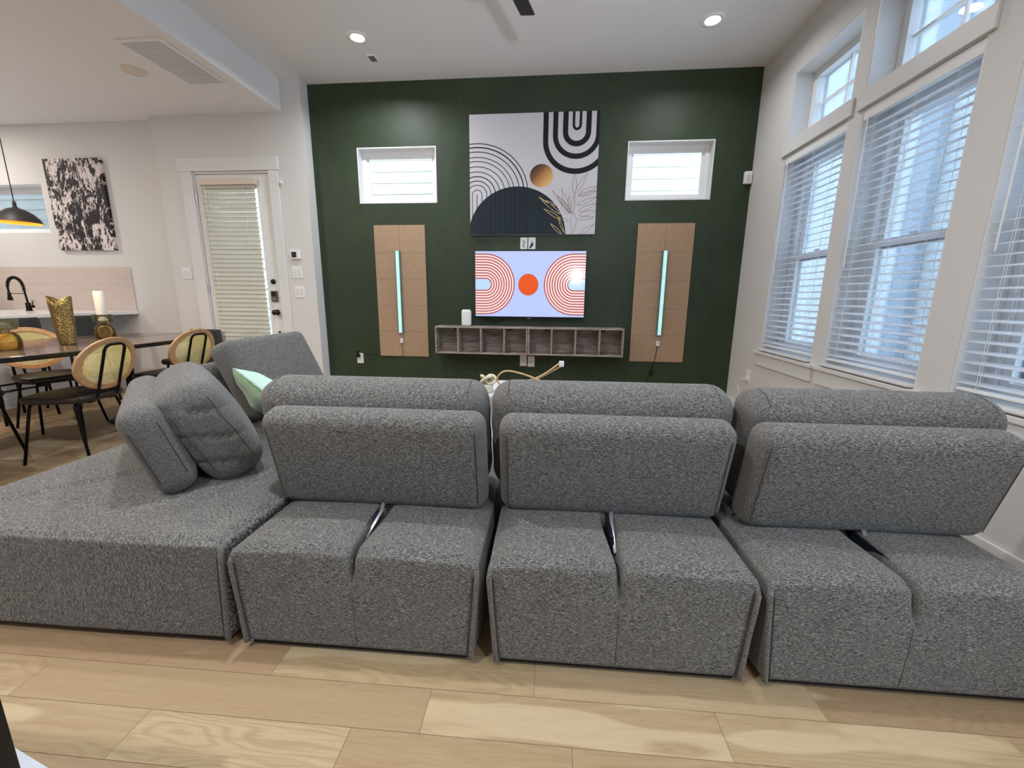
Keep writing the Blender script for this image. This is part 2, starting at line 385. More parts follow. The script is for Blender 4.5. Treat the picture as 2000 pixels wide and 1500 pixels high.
# ---- tall windows on the right wall
def tall_window(n, y0, y1):
    root = bpy.data.objects.new('window_%d' % n, None); C.objects.link(root); struct(root)
    g = .0008; t = .012; D = XR+.235
    for (zz0, zz1, nm) in ((SZ, RZ0, 'lower'), (RZ1, TZ, 'upper')):
        bm = bmesh.new()
        box(bm, XR+.001, D, y0+g, y0+t, zz0+g, zz1-g); box(bm, XR+.001, D, y1-t, y1-g, zz0+g, zz1-g)
        box(bm, XR+.001, D, y0+t, y1-t, zz1-t, zz1-g); box(bm, XR+.001, D, y0+t, y1-t, zz0+g, zz0+t)
        obj('reveal', bm, TRIM, root)
        bm = bmesh.new(); Y0, Y1, Z0, Z1 = y0+t, y1-t, zz0+t, zz1-t; a = .05
        X0, X1 = XR+.14, XR+.225
        box(bm, X0, X1, Y0, Y0+a, Z0, Z1); box(bm, X0, X1, Y1-a, Y1, Z0, Z1); box(bm, X0, X1, Y0+a, Y1-a, Z1-a, Z1); box(bm, X0, X1, Y0+a, Y1-a, Z0, Z0+a)
        obj('window_frame', bm, FRAMEW, root, bevel=.003)
        Y0 += a; Y1 -= a; Z0 += a; Z1 -= a
        if nm == 'lower':
            zm = 1.50; s = .042
            for (za, zb, xa, name) in ((zm-.02, Z1, XR+.185, 'upper_sash'), (Z0, zm+.03, XR+.15, 'lower_sash')):
                bm = bmesh.new(); xb = xa+.032
                box(bm, xa, xb, Y0, Y0+s, za, zb); box(bm, xa, xb, Y1-s, Y1, za, zb); box(bm, xa, xb, Y0+s, Y1-s, zb-s, zb); box(bm, xa, xb, Y0+s, Y1-s, za, za+s)
                so = obj(name, bm, FRAMEW, root, bevel=.003)
                bm = bmesh.new(); box(bm, xa+.013, xa+.017, Y0+s, Y1-s, za+s, zb-s); obj('glass', bm, GLASS, so)
            bm = bmesh.new(); box(bm, XR+.138, XR+.150, (Y0+Y1)/2-.03, (Y0+Y1)/2+.03, zm+.03, zm+.045); obj('sash_lock', bm, WPLAST, root, bevel=.002)
        else:
            bm = bmesh.new(); s = .02
            box(bm, XR+.18, XR+.20, Y0, Y1, (Z0+Z1)/2-.008, (Z0+Z1)/2+.008); ym = Y0+(Y1-Y0)*.5
            box(bm, XR+.181, XR+.199, ym-.008, ym+.008, Z0, Z1)
            obj('muntin', bm, FRAMEW, root)
            bm = bmesh.new(); box(bm, XR+.188, XR+.192, Y0, Y1, Z0, Z1); obj('glass', bm, GLASS, root)
    # rail board between the two openings, stool and apron under the lower one
    bm = bmesh.new(); box(bm, XR-.018, XR-.001, y0-.035, y1+.035, RZ0-.005, RZ1+.005); obj('window_rail', bm, TRIM, root, bevel=.003)
    bm = bmesh.new(); box(bm, XR-.035, XR+.13, y0+.013, y1-.013, SZ-.02+.034, SZ+.034-.005); box(bm, XR-.035, XR-.001, y0-.05, y1+.05, SZ-.022, SZ+.006)
    obj('window_sill', bm, TRIM, root, bevel=.004)
    bm = bmesh.new(); box(bm, XR-.018, XR-.001, y0-.03, y1+.03, SZ-.125, SZ-.0225); obj('apron', bm, TRIM, root, bevel=.003)
    return root
for i, w in enumerate(WIN): tall_window(4+i, *w)
small = bpy.data.objects.new('window_7', None); C.objects.link(small); struct(small)  # extra window added out of view, beside the viewpoint
bm = bmesh.new(); box(bm, XR+.1, XR+.16, -5.6, -5.55, SZ, RZ0); box(bm, XR+.1, XR+.16, -4.25, -4.2, SZ, RZ0); box(bm, XR+.1, XR+.16, -5.55, -4.25, SZ, SZ+.05); box(bm, XR+.1, XR+.16, -5.55, -4.25, RZ0-.05, RZ0)
obj('window_frame', bm, FRAMEW, small)

# ---- exterior door with casing
door = bpy.data.objects.new('door_1', None); C.objects.link(door); struct(door)
DX0, DX1, DZ = DR[0], DR[1], DR[3]
bm = bmesh.new()
box(bm, DX0-.125, DX0+.004, YD-.02, YD-.001, 0.001, DZ+.001); box(bm, DX1-.004, DX1+.10, YD-.02, YD-.001, 0.001, DZ+.001)
box(bm, DX0-.145, DX1+.115, YD-.024, YD-.001, DZ+.002, DZ+.135)
obj('door_casing', bm, TRIM, door, bevel=.003)
bm = bmesh.new(); box(bm, DX0+.0005, DX0+.018, YD, .18, .001, DZ-.001); box(bm, DX1-.018, DX1-.0005, YD, .18, .001, DZ-.001); box(bm, DX0+.018, DX1-.018, YD, .18, DZ-.02, DZ-.001)
obj('door_jamb', bm, TRIM, door)
SX0, SX1 = DX0+.021, DX1-.021
GX0, GX1, GZ0, GZ1 = SX0+.11, SX1-.125, .25, 2.27
bm = bmesh.new(); y0, y1 = YD+.012, YD+.056
box(bm, SX0, GX0, y0, y1, .012, DZ-.024); box(bm, GX1, SX1, y0, y1, .012, DZ-.024); box(bm, GX0, GX1, y0, y1, GZ1, DZ-.024); box(bm, GX0, GX1, y0, y1, .012, GZ0)
obj('door_slab', bm, mat('door_white_paint', srgb(232, 232, 230), .3), door, bevel=.003)
bm = bmesh.new()
for a in ((GX0-.02, GX0+.012, GZ0-.02, GZ1+.02), (GX1-.012, GX1+.02, GZ0-.02, GZ1+.02)): box(bm, a[0], a[1], y0-.008, y0-.0005, a[2], a[3])
box(bm, GX0+.012, GX1-.012, y0-.008, y0-.0005, GZ1-.012, GZ1+.02); box(bm, GX0+.012, GX1-.012, y0-.008, y0-.0005, GZ0-.02, GZ0+.012)
obj('glass_trim', bm, FRAMEW, door, bevel=.002)
bm = bmesh.new(); box(bm, GX0, GX1, y0+.02, y0+.026, GZ0, GZ1); obj('glass', bm, GLASS, door)
RY = Matrix.Rotation(PI/2, 4, 'X')
def knob_at(name, x, z, prof, m, parent, y=None):
    bm = bmesh.new(); lathe(bm, prof, 28, center=(x, (y if y is not None else YD+.012)-.0006, z), cap0=True, cap1=True, M=RY)
    return obj(name, bm, m, parent, smooth=True)
hx = SX1-.062
knob_at('latch_cover', hx-.004, 1.30, [(.028, 0), (.028, .008), (.024, .014), (.012, .016)], BLACKP, door)
bm = bmesh.new(); box(bm, hx-.034, hx+.034, YD-.016, YD+.0115, 1.085, 1.20); dl = obj('keypad_lock', bm, mat('lock_grey', srgb(110, 104, 104), .35, .5), door, bevel=.005)
bm = bmesh.new(); box(bm, hx-.026, hx+.026, YD-.018, YD-.0165, 1.142, 1.192); obj('lock_face', bm, BLACKP, dl)
bm = bmesh.new(); box(bm, hx-.010, hx+.016, YD-.024, YD-.0165, 1.103, 1.116); obj('thumb_turn', bm, STEEL, dl, bevel=.002)
kn = knob_at('door_knob', hx+.008, .965, [(.032, 0), (.032, .006), (.014, .012), (.013, .035), (.026, .045), (.03, .06), (.022, .072), (.006, .075)], BLACKP, door)
knob_at('door_stop_pin', hx+.012, .745, [(.011, 0), (.011, .012), (.005, .014)], BLACKP, door)
for hz in (.35, 1.22, 2.17):
    bm = bmesh.new(); tube(bm, [(SX0-.004, YD-.001, hz-.05), (SX0-.004, YD-.001, hz+.05)], .008, 10); obj('hinge', bm, STEEL, door)

# ---- exterior: neighbour houses seen through the panes, ground
def siding(name, p0, p1, zt, normal_out, board=.19, lap=.022):
    """lapped siding between two floor points, boards overlap like clapboard"""
    bm = bmesh.new(); d = Vector(p1)-Vector(p0); n = Vector(normal_out); z = -.6; k = 0
    while z < zt:
        a0 = Vector((p0[0], p0[1], z))+n*lap; a1 = Vector((p1[0], p1[1], z))+n*lap
        b0 = Vector((p0[0], p0[1], z+board)); b1 = Vector((p1[0], p1[1], z+board))
        quad(bm, (a0, a1, b1, b0)); quad(bm, (a0-n*lap, a1-n*lap, a1, a0)); z += board
    return bm
SIDW = mat('house_siding_white', srgb(240, 243, 246), .7)
def outside(name, bm, m, label, cat, parent=None):
    o = obj(name, bm, m, parent)
    return o
nb = thing('neighbour_house', 'pale clapboard house standing outside the tall windows on the right', 'house')
obj('siding_wall', siding('s', (4.8, -10, 0), (4.8, 7.5, 0), 5.4, (-1, 0, 0), .20, .006), SIDW, nb)
CB = mat('corner_board_white', srgb(196, 204, 216), .6)
for y in (1.68, -2.2):
    bm = bmesh.new(); box(bm, 4.68, 4.79, y-.16, y+.16, -.6, 5.4); obj('corner_board', bm, CB, nb)
DGL = mat('dark_window_glass', srgb(74, 86, 112), .15)
for (a, b, c, d) in ((.95, 2.25, -.55, .36), (-1.5, .35, -.3, 1.10)):
    bm = bmesh.new(); box(bm, 4.73, 4.77, a, b, c, d); wf = obj('house_window', bm, FRAMEW, nb)
    bm = bmesh.new(); box(bm, 4.715, 4.729, a+.05, b-.05, c+.05, d-.05); obj('pane', bm, DGL, wf)
    bm = bmesh.new()
    for k in range(1, 4): yy = a+(b-a)*k/4; box(bm, 4.704, 4.7148, yy-.008, yy+.008, c+.05, d-.05)
    box(bm, 4.705, 4.7145, a+.05, b-.05, (c+d)/2-.008, (c+d)/2+.008); obj('window_bars', bm, GREYP, wf)
nb2 = thing('adjacent_house', 'white clapboard house outside the two small high windows', 'house')
obj('siding_wall', siding('s', (-9.5, 1.9, 0), (3.2, 1.9, 0), 5.6, (0, -1, 0), .155, .014), mat('house_siding_bright', srgb(214, 206, 192), .7), nb2)
bm = bmesh.new(); box(bm, -14, 9, -14, 8, -.62, -.5); o = struct(obj('ground', bm, mat('outside_ground', srgb(205, 208, 210), .9)))

# ================================================================== BLINDS
def slat_mesh(n_dir, length, width, z, tilt, th=.0028, curve=.004):
    pass
def window_blind(y0, y1, label, tilt=.19, wand_y=None):
    t = thing('window_blind', label, 'window blind', (XR+.038, (y0+y1)/2, SZ+.05), 0, 'white slatted blinds in the tall windows')
    L = (y1-y0)/2-.018; ztop = RZ0-SZ-.05-.014
    bm = bmesh.new(); box(bm, -.03, .03, -L, L, ztop-.045, ztop-.001); obj('head_rail', bm, WPLAST, t, bevel=.003)
    bm = bmesh.new(); box(bm, -.034, -.0305, -L-.004, L+.004, ztop-.062, ztop-.001); obj('valance', bm, WPLAST, t, bevel=.002)
    bm = bmesh.new(); sp = .0475; z = .042; w = .0255
    while z < ztop-.07:
        for k, (u0, u1) in enumerate(((-1, -.33), (-.33, .33), (.33, 1))):
            cu = lambda u: .003*(1-u*u)
            a0, a1 = u0*w, u1*w
            p = lambda u, s, dz: (u*w*math.cos(tilt), s*L, z+u*w*math.sin(tilt)+cu(u)+dz)
            quad(bm, (p(u0, -1, 0), p(u0, 1, 0), p(u1, 1, 0), p(u1, -1, 0)))
            quad(bm, (p(u0, -1, .0024), p(u1, -1, .0024), p(u1, 1, .0024), p(u0, 1, .0024)))
        for u in (-1, 1): quad(bm, (p(u, -1, 0), p(u, 1, 0), p(u, 1, .0024), p(u, -1, .0024)))
        z += sp
    obj('slats', bm, SLAT, t)
    bm = bmesh.new(); box(bm, -.026, .026, -L, L, .004, .018); obj('bottom_rail', bm, WPLAST, t, bevel=.003)
    bm = bmesh.new()
    for s in (-L*.72, -L*.05, L*.72):
        for xx in (-.0275, .0275): tube(bm, [(xx, s, .015), (xx, s, ztop-.04)], .0009, 5)
        tube(bm, [(-.0275, s+.012, .015), (-.0275, s+.012, ztop-.04)], .0009, 5)
    obj('ladder_cord', bm, WPLAST, t)
    bm = bmesh.new(); tube(bm, [(-.042, L*.86, ztop-.05), (-.043, L*.86, ztop-.95)], .004, 8); obj('tilt_wand', bm, WPLAST, t)
    return t
window_blind(*WIN[0], 'white slatted blind in the tall window next to the green wall')
window_blind(*WIN[1], 'white slatted blind in the middle tall window, dark neighbour window showing low behind it')
window_blind(*WIN[2], 'white slatted blind in the window cut off by the right edge')
# closed cream blind hung on the glazed door
db = thing('door_blind', 'cream slatted blind closed over the glass of the white exterior door', 'window blind', ((GX0+GX1)/2-.01, YD-.022, .22))
bw = (GX1-GX0)/2-.002+.005
bm = bmesh.new()
box(bm, -bw-.02, bw+.01, -.03, .018, 2.07, 2.13); obj('head_rail', bm, mat('cream_headrail', srgb(218, 205, 186), .4), db, bevel=.004)
bm = bmesh.new(); z = .02; w = .026; tl = 1.2
while z < 2.07:
    for u0, u1 in ((-1, 0), (0, 1)):
        p = lambda u, s, dn: (s*bw-.012, u*w*math.cos(tl)-.004*(1-u*u)*math.sin(tl)+dn*.0, z+u*w*math.sin(tl)+.004*(1-u*u)*math.cos(tl))
        quad(bm, (p(u0, -1, 0), p(u0, 1, 0), p(u1, 1, 0), p(u1, -1, 0)))
    z += .0475
o = obj('slats', bm, SLATC, db)
sm = o.modifiers.new('thick', 'SOLIDIFY'); sm.thickness = .002
bm = bmesh.new()
for s in (-.72, -.0, .62): tube(bm, [(s*bw-.012, -.017, .02), (s*bw-.012, -.017, 2.08)], .0012, 5)
tube(bm, [(-.78*bw-.012, -.022, .95), (-.84*bw-.012, -.022, 2.08)], .0014, 5); tube(bm, [(-.76*bw-.012, -.022, 1.02), (-.82*bw-.012, -.022, 2.08)], .0014, 5)
obj('ladder_cord', bm, WPLAST, db)
bm = bmesh.new(); box(bm, -bw-.012, bw-.012, -.014, .012, .0, .014); obj('bottom_rail', bm, mat('cream_rail', srgb(214, 206, 188), .4), db)

# ================================================================== CEILING FITTINGS
GLOW = mat('lamp_diffuser', srgb(255, 250, 242), .4, emit=(1, .95, .88, 1), es=9.0)
dl_labels = ['round recessed ceiling downlight glowing above the left part of the green wall', 'round recessed ceiling downlight glowing near the windowed wall', 'unseen downlight added to the high ceiling, lighting the corner sofa unit from above', 'unseen downlight added to the high ceiling, lighting the centre sofa unit from above', 'unseen round downlight of the high ceiling, behind the viewpoint on the kitchen side', 'unseen round downlight of the high ceiling, behind the viewpoint on the window side']
for i, (x, y, z) in enumerate(LIVING_LIGHTS):
    t = thing('downlight', dl_labels[i] or 'round recessed ceiling downlight behind the viewpoint, over the open floor', 'ceiling light', (x, y, z), 0, 'recessed downlights of the high ceiling')
    bm = bmesh.new(); lathe(bm, [(.055, -.0035), (.066, -.010), (.085, -.008), (.092, -.0006)], 40, cap1=False); obj('trim_ring', bm, WPLAST, t, smooth=True)
    bm = bmesh.new(); lathe(bm, [(.001, -.005), (.0555, -.005)], 40, cap0=True); obj('diffuser', bm, GLOW, t)
    area_lamp('downlight_bulb', (0, 0, -.014), .11, LAMP_W*(1.25, .5, 1.4, .55, 2.1, 1.1)[i], (.95, .97, 1.0), spread=2.75, parent=t)
t = thing('ceiling_sensor', 'small square grey sensor on the ceiling beside the left downlight', 'sensor', (-1.69, -.43, H))
bm = bmesh.new(); box(bm, -.035, .035, -.05, .05, -.012, -.0006); obj('frame', bm, WPLAST, t, bevel=.003)
bm = bmesh.new(); box(bm, -.028, .028, -.043, .043, -.0145, -.0125); obj('grille', bm, GREYP, t)
# return air grille on the low ceiling
t = thing('air_return_grille', 'large white rectangular air grille set in the low ceiling', 'vent', (-3.085, -1.05, HB))
def grille():
    hx_, hy_ = .185, .335
    bm = bmesh.new(); 
    box(bm, -hx_, -hx_+.028, -hy_, hy_, -.012, -.0006); box(bm, hx_-.028, hx_, -hy_, hy_, -.012, -.0006); box(bm, -hx_+.028, hx_-.028, -hy_, -hy_+.028, -.012, -.0006); box(bm, -hx_+.028, hx_-.028, hy_-.028, hy_, -.012, -.0006)
    obj('frame', bm, WPLAST, t, bevel=.003)
    bm = bmesh.new()
    for k in range(46):
        x = -hx_+.032+k*(2*hx_-.064)/45; box(bm, x-.0012, x+.0012, -hy_+.0285, hy_-.0285, -.009, -.002)
    for k in range(1, 5):
        y = -hy_+2*hy_*k/5; box(bm, -hx_+.0285, hx_-.0285, y-.003, y+.003, -.0105, -.0095)
    obj('louvres', bm, WPLAST, t)
    bm = bmesh.new(); box(bm, -hx_+.0285, hx_-.0285, -hy_+.0285, hy_-.0285, -.0018, -.0008); obj('backing', bm, mat('duct_grey', srgb(120, 124, 132), .8), t)
grille()
t = thing('smoke_detector', 'round white smoke detector on the low ceiling beside the air grille', 'smoke detector', (-3.543, -.972, HB))
bm = bmesh.new(); lathe(bm, [(.088, -.0006), (.09, -.006), (.084, -.010), (.070, -.011), (.066, -.016), (.0, -.017)], 40); obj('cover', bm, mat('detector_cream', srgb(226, 214, 202), .4), t, smooth=True)
# ceiling fan
fan = thing('ceiling_fan', 'black ceiling fan cut off by the top of the photo, one blade tip showing', 'ceiling fan', (-.36, -2.05, H))
bm = bmesh.new(); lathe(bm, [(.07, -.0006), (.07, -.03), (.03, -.06)], 28, cap0=True); tube(bm, [(0, 0, -.03), (0, 0, -.26)], .013, 12); obj('downrod', bm, BLACKM, fan, smooth=True)
bm = bmesh.new(); lathe(bm, [(.03, -.25), (.10, -.27), (.115, -.31), (.11, -.36), (.06, -.385), (.0, -.387)], 36, cap0=True); obj('motor', bm, BLACKM, fan, smooth=True)
for k in range(3):
    a = math.atan2(.58, .148)+k*2*PI/3
    M = Matrix.Rotation(a, 4, 'Z') @ Matrix.Translation((0, 0, -.33)) @ Matrix.Rotation(.16, 4, 'X')
    bm = bmesh.new()
    outline = [(.09, -.025), (.16, -.05), (.60, -.048), (.60, .048), (.16, .05), (.09, .025)]
    A = [bm.verts.new(M @ Vector((x, y, -.004))) for x, y in outline]; B = [bm.verts.new(M @ Vector((x, y, .004))) for x, y in outline]
    bm.faces.new(A); bm.faces.new(B)
    for i in range(6): bm.faces.new((A[i], A[(i+1) % 6], B[(i+1) % 6], B[i]))
    obj('blade', bm, BLACKP, fan)

# ================================================================== GREEN WALL: art, television, shelves, panels, plates
def strip(bm, pts, w, y, mi):
    """flat ribbon in the xz plane along pts (2D), width w"""
    L = []; R = []
    for i, p in enumerate(pts):
        a = pts[max(0, i-1)]; b = pts[min(len(pts)-1, i+1)]; dx, dz = b[0]-a[0], b[1]-a[1]; l = math.hypot(dx, dz) or 1
        ww = w[i] if isinstance(w, (list, tuple)) else w
        nx, nz = -dz/l*ww/2, dx/l*ww/2
        L.append((p[0]+nx, y, p[1]+nz)); R.append((p[0]-nx, y, p[1]-nz))
    for i in range(len(pts)-1): quad(bm, (L[i], L[i+1], R[i+1], R[i]), mi)
def clip_poly(pts, x0, x1, z0, z1):
    def cl(P, ins, inter):
        out = []
        for i in range(len(P)):
            a, b = P[i-1], P[i]
            if ins(b):
                if not ins(a): out.append(inter(a, b))
                out.append(b)
            elif ins(a): out.append(inter(a, b))
        return out
    def lx(v): return lambda a, b: (v, a[1]+(b[1]-a[1])*(v-a[0])/(b[0]-a[0]))
    def lz(v): return lambda a, b: (a[0]+(b[0]-a[0])*(v-a[1])/(b[1]-a[1]), v)
    for ins, it in ((lambda p: p[0] >= x0, lx(x0)), (lambda p: p[0] <= x1, lx(x1)), (lambda p: p[1] >= z0, lz(z0)), (lambda p: p[1] <= z1, lz(z1))):
        if pts: pts = cl(pts, ins, it)
    return pts
def ribbon(bm, pts, w, y, mi, clip):
    """closed-band ribbon, each quad clipped to the rectangle clip"""
    Ls = []; Rs = []
    for i, p in enumerate(pts):
        a = pts[max(0, i-1)]; b = pts[min(len(pts)-1, i+1)]; dx, dz = b[0]-a[0], b[1]-a[1]; l = math.hypot(dx, dz) or 1
        nx, nz = -dz/l*w/2, dx/l*w/2; Ls.append((p[0]+nx, p[1]+nz)); Rs.append((p[0]-nx, p[1]-nz))
    for i in range(len(pts)-1):
        q = clip_poly([Ls[i], Ls[i+1], Rs[i+1], Rs[i]], *clip)
        if len(q) > 2: poly(bm, [(x, y, z) for x, z in q], mi)
# canvas
CX0, CX1, CZ0, CZ1 = -.8815, .413, 1.7966, 2.9385
art = thing('wall_canvas', 'large canvas with black arches, gold disc and dark half circle above the television', 'painting', ((CX0+CX1)/2, 0, CZ0))
cw, ch = (CX1-CX0)/2, CZ1-CZ0
cream = mat('canvas_off_white', srgb(200, 199, 206), .8, bump=.3, bscale=900)
bm = bmesh.new(); box(bm, -cw, cw, -.042, -.0008, 0, ch); obj('stretched_canvas', bm, cream, art, bevel=.002)
K = 2*cw/1235.
def cv(X, Y): return (-cw+(X-88)*K*1.0, ch-(Y-205)*ch/1187.)
clipc = (-cw, cw, 0, ch)
bm = bmesh.new(); mats = [mat('print_black', srgb(20, 20, 26), .8), mat('print_navy', srgb(26, 38, 48), .8), None, mat('print_brown_line', srgb(150, 110, 92), .8), mat('print_gold_line', srgb(205, 178, 135), .8), mat('print_dark_line', srgb(14, 20, 28), .8)]
m, nt, p = newmat('print_gold_disc'); v = mapped(nt, (1, 1, 1), 'Object')
sp = nt.nodes.new('ShaderNodeSeparateXYZ'); nt.links.new(v, sp.inputs[0])
g = math_n(nt, 'SUBTRACT', sp.outputs[0], sp.outputs[2]); cxg, czg = cv(790, 805)
g = math_n(nt, 'ADD', math_n(nt, 'MULTIPLY', math_n(nt, 'SUBTRACT', g, cxg-czg), 3.2), .5)
nt.links.new(ramp(nt, g, [(0, srgb(52, 30, 26)), (.3, srgb(120, 74, 40)), (.6, srgb(186, 132, 70)), (1, srgb(222, 180, 118))]), p.inputs['Base Color']); p.inputs['Roughness'].default_value = .6
mats[2] = m
yl = lambda k: -.0424-.0003*k
arcs = [502, 465, 422, 370, 330, 278, 228, 182, 138, 97, 48]
wd = [8, 11, 8, 7, 7, 7, 7, 9, 8, 7, 6]
for r, w_ in zip(arcs, wd):
    pts = [cv(160-r, 1500), cv(160-r, 985)]+[cv(160-r*math.cos(PI*k/40), 985-r*math.sin(PI*k/40)) for k in range(1, 40)]+[cv(160+r, 985), cv(160+r, 1500)]
    ribbon(bm, pts, w_*K, yl(1), 0, clipc)
ribbon(bm, [cv(158, 985), cv(158, 1400)], 7*K, yl(1), 0, clipc)
pts = [cv(555-482*math.cos(PI*k/60), 1400-494*math.sin(PI*k/60)) for k in range(61)]
q = clip_poly(pts, *clipc); poly(bm, [(x, yl(2), z) for x, z in q], 1)
for r in arcs:      # arch lines continue, darker, over the half circle
    xx = 160+r
    if xx < 680:
        dy = 494*math.sqrt(max(0, 1-((xx-555)/482.)**2)); ribbon(bm, [cv(xx, 1400-dy+4), cv(xx, 1392)], 7*K, yl(3), 5, clipc)
for (r0, r1, cy) in ((270, 315, 475), (180, 223, 423), (85, 130, 392), (22, 42, 325)):
    r = (r0+r1)/2; w_ = r1-r0+4
    st = 1.0 if r > 150 else (1.0+ (cy-0)*0)
    kz = {292.5: 1., 201.5: 1., 107.5: 1.05, 32: 1.35}.get(r, 1)
    pts = [cv(1115-r, 150)]+[cv(1115-r, cy)]+[cv(1115-r*math.cos(PI*k/48), cy+r*kz*math.sin(PI*k/48)) for k in range(1, 48)]+[cv(1115+r, cy), cv(1115+r, 150)]
    ribbon(bm, pts, w_*K, yl(1), 0, clipc)
poly(bm, [(cv(790+112*math.cos(2*PI*k/48), 805)[0], yl(2), cv(0, 805+114*math.sin(2*PI*k/48))[1]) for k in range(48)], 2)
def leaf(b, t, w_, mi, lw=4):
    bx, by = b; tx, ty = t; dx, dy = tx-bx, ty-by; l = math.hypot(dx, dy); nx, ny = -dy/l, dx/l
    for s in (-1, 1):
        pts = [cv(bx+dx*u+s*nx*w_*math.sin(PI*u**.8), by+dy*u+s*ny*w_*math.sin(PI*u**.8)) for u in [k/12 for k in range(13)]]
        ribbon(bm, pts, lw*K, yl(4), mi, clipc)
for b, t, w_ in (((1112, 1000), (1108, 785), 20), ((1120, 985), (1228, 790), 18), ((1150, 1000), (1325, 915), 24), ((1150, 1010), (1325, 960), 18),
                 ((1100, 1180), (1112, 1000), 14), ((1090, 1180), (895, 950), 16), ((1075, 1180), (985, 930), 18), ((1070, 1185), (1062, 1005), 14), ((1090, 1180), (950, 1010), 16),
                 ((1140, 1100), (1325, 1020), 18), ((1160, 1160), (1325, 1080), 20), ((1165, 1200), (1325, 1160), 22), ((1140, 1240), (1310, 1220), 16), ((1110, 1180), (1110, 1385), 28), ((1050, 1190), (985, 1060), 14), ((1180, 1390), (1310, 1290), 20), ((1060, 1260), (960, 1215), 14)): leaf(b, t, w_, 3, 3)
for b, t, w_ in (((985, 1190), (768, 1012), 16), ((990, 1240), (818, 1132), 14), ((1000, 1390), (888, 1282), 12), ((1025, 1375), (960, 1215), 10), ((940, 1100), (800, 1040), 9)): leaf(b, t, w_, 4, 5)
obj('printed_design', bm, mats, art, recalc=False)

# television
TX0, TX1, TZ0, TZ1 = -.8271, .3349, .9515, 1.6274
tv = thing('television', 'wall mounted flat television showing orange arcs on pale blue', 'television', ((TX0+TX1)/2, 0, TZ0))
tw, th_ = (TX1-TX0)/2, TZ1-TZ0
bm = bmesh.new(); box(bm, -tw-.006, tw+.006, -.07, -.03, -.014, th_+.006); obj('bezel', bm, BLACKP, tv, bevel=.004)
bm = bmesh.new(); box(bm, -.22, .22, -.0298, -.001, .12, .48); obj('wall_bracket', bm, BLACKM, tv)
bm = bmesh.new(); box(bm, -.02, .02, -.072, -.06, -.024, -.0145); obj('logo_tab', bm, GREYP, tv)
def emi(name, c, s=1.0):
    return mat(name, (c[0]*.1, c[1]*.1, c[2]*.1, 1), .12, emit=c, es=s, spec=.5)
ES = 1.0
emats = [emi('screen_pale_blue', srgb(186, 200, 255), ES), emi('screen_pink', srgb(255, 228, 226), ES), emi('screen_maroon', srgb(180, 92, 92), ES), emi('screen_orange', srgb(232, 84, 24), ES), emi('screen_sky', srgb(186, 216, 250), ES)]
bm = bmesh.new(); ks = 2*tw/860.
sx = lambda X: -tw+(X-995)*ks; sz = lambda Y: th_-(Y-289)*th_/493.
quad(bm, ((-tw, -.0704, 0), (tw, -.0704, 0), (tw, -.0704, th_), (-tw, -.0704, th_)), 0)
clt = (-tw+.001, tw-.001, .001, th_-.001)
for side in (-1, 1):
    cx = 1078 if side < 0 else 1768
    def band(r0, r1, y, mi):
        pts = [(sx(cx+side*260), sz(537-(r0+r1)/2))] ; r = (r0+r1)/2
        pts = [(sx(cx+side*300), sz(537-r))]+[(sx(cx-side*r*math.sin(PI*k/40)), sz(537-r*math.cos(PI*k/40))) for k in range(41)]+[(sx(cx+side*300), sz(537+r))]
        ribbon(bm, pts, (r1-r0)*ks, y, mi, clt)
    band(42, 228, -.0707, 1)
    N = 10
    for k in range(N):
        r = 46+k*(226-46)/(N-1); band(r-5, r+5, -.0710, 2)
    # sky coloured slot in the middle
    pts = [(sx(cx+side*300), sz(537-40))]+[(sx(cx-side*40*math.sin(PI*k/20)), sz(537-40*math.cos(PI*k/20))) for k in range(21)]+[(sx(cx+side*300), sz(537+40))]
    q = clip_poly(pts, *clt); poly(bm, [(x, -.0708, z) for x, z in q], 4)
poly(bm, [(sx(1415+79*math.cos(2*PI*k/48)), -.0710, sz(538+82*math.sin(2*PI*k/48))) for k in range(48)], 2)
poly(bm, [(sx(1415+74*math.cos(2*PI*k/48)), -.0712, sz(538+77*math.sin(2*PI*k/48))) for k in range(48)], 3)
obj('screen', bm, emats, tv, recalc=False)

bm = bmesh.new(); tube(bm, [(-.74+.0+(k/16)*.22, -.018-.004*math.sin(k), .905+.02-.045*math.sin(PI*k/16)) for k in range(17)], .006, 8); tag(obj('loose_cable', bm, BLACKP, smooth=True), 'short black cable sagging below the television', 'cable')

# wall shelves
def wood_mat(name, c0, c1, sc=(3, 3, 60), rough=.5):
    m, nt, p = newmat(name)
    a = noise(nt, mapped(nt, sc), 1, 4, .6, .6); nt.links.new(ramp(nt, a, [(.32, c0), (.66, c1)]), p.inputs['Base Color']); p.inputs['Roughness'].default_value = rough; return m
SHW = wood_mat('grey_oak_laminate', srgb(112, 100, 96), srgb(182, 168, 158), (5, 5, 75))
def shelf_unit(x0, x1, label):
    t = thing('cube_shelf', label, 'shelf', ((x0+x1)/2, 0, .553), 0, 'grey cube shelves under the television')
    hw = (x1-x0)/2-.001; y0 = -.215; T = .016; hh = .292
    bm = bmesh.new(); box(bm, -hw, hw, y0, -.008, 0, T); box(bm, -hw, hw, y0, -.008, hh-T, hh); box(bm, -hw, -hw+T, y0, -.008, T, hh-T); box(bm, hw-T, hw, y0, -.008, T, hh-T)
    obj('carcass', bm, SHW, t, bevel=.001)
    for k in range(1, 4):
        x = -hw+2*hw*k/4; bm = bmesh.new(); box(bm, x-.008, x+.008, y0+.002, -.0085, T+.0003, hh-T-.0003); obj('divider', bm, SHW, t)
    bm = bmesh.new(); box(bm, -hw+.002, hw-.002, -.0078, -.001, .002, hh-.002); obj('back_panel', bm, SHW, t)
    for s in (-.6, .6):
        bm = bmesh.new(); box(bm, s*hw-.03, s*hw+.03, -.03, -.0085, hh-T-.028, hh-T-.0005); obj('hanging_bracket', bm, BLACKM, t)
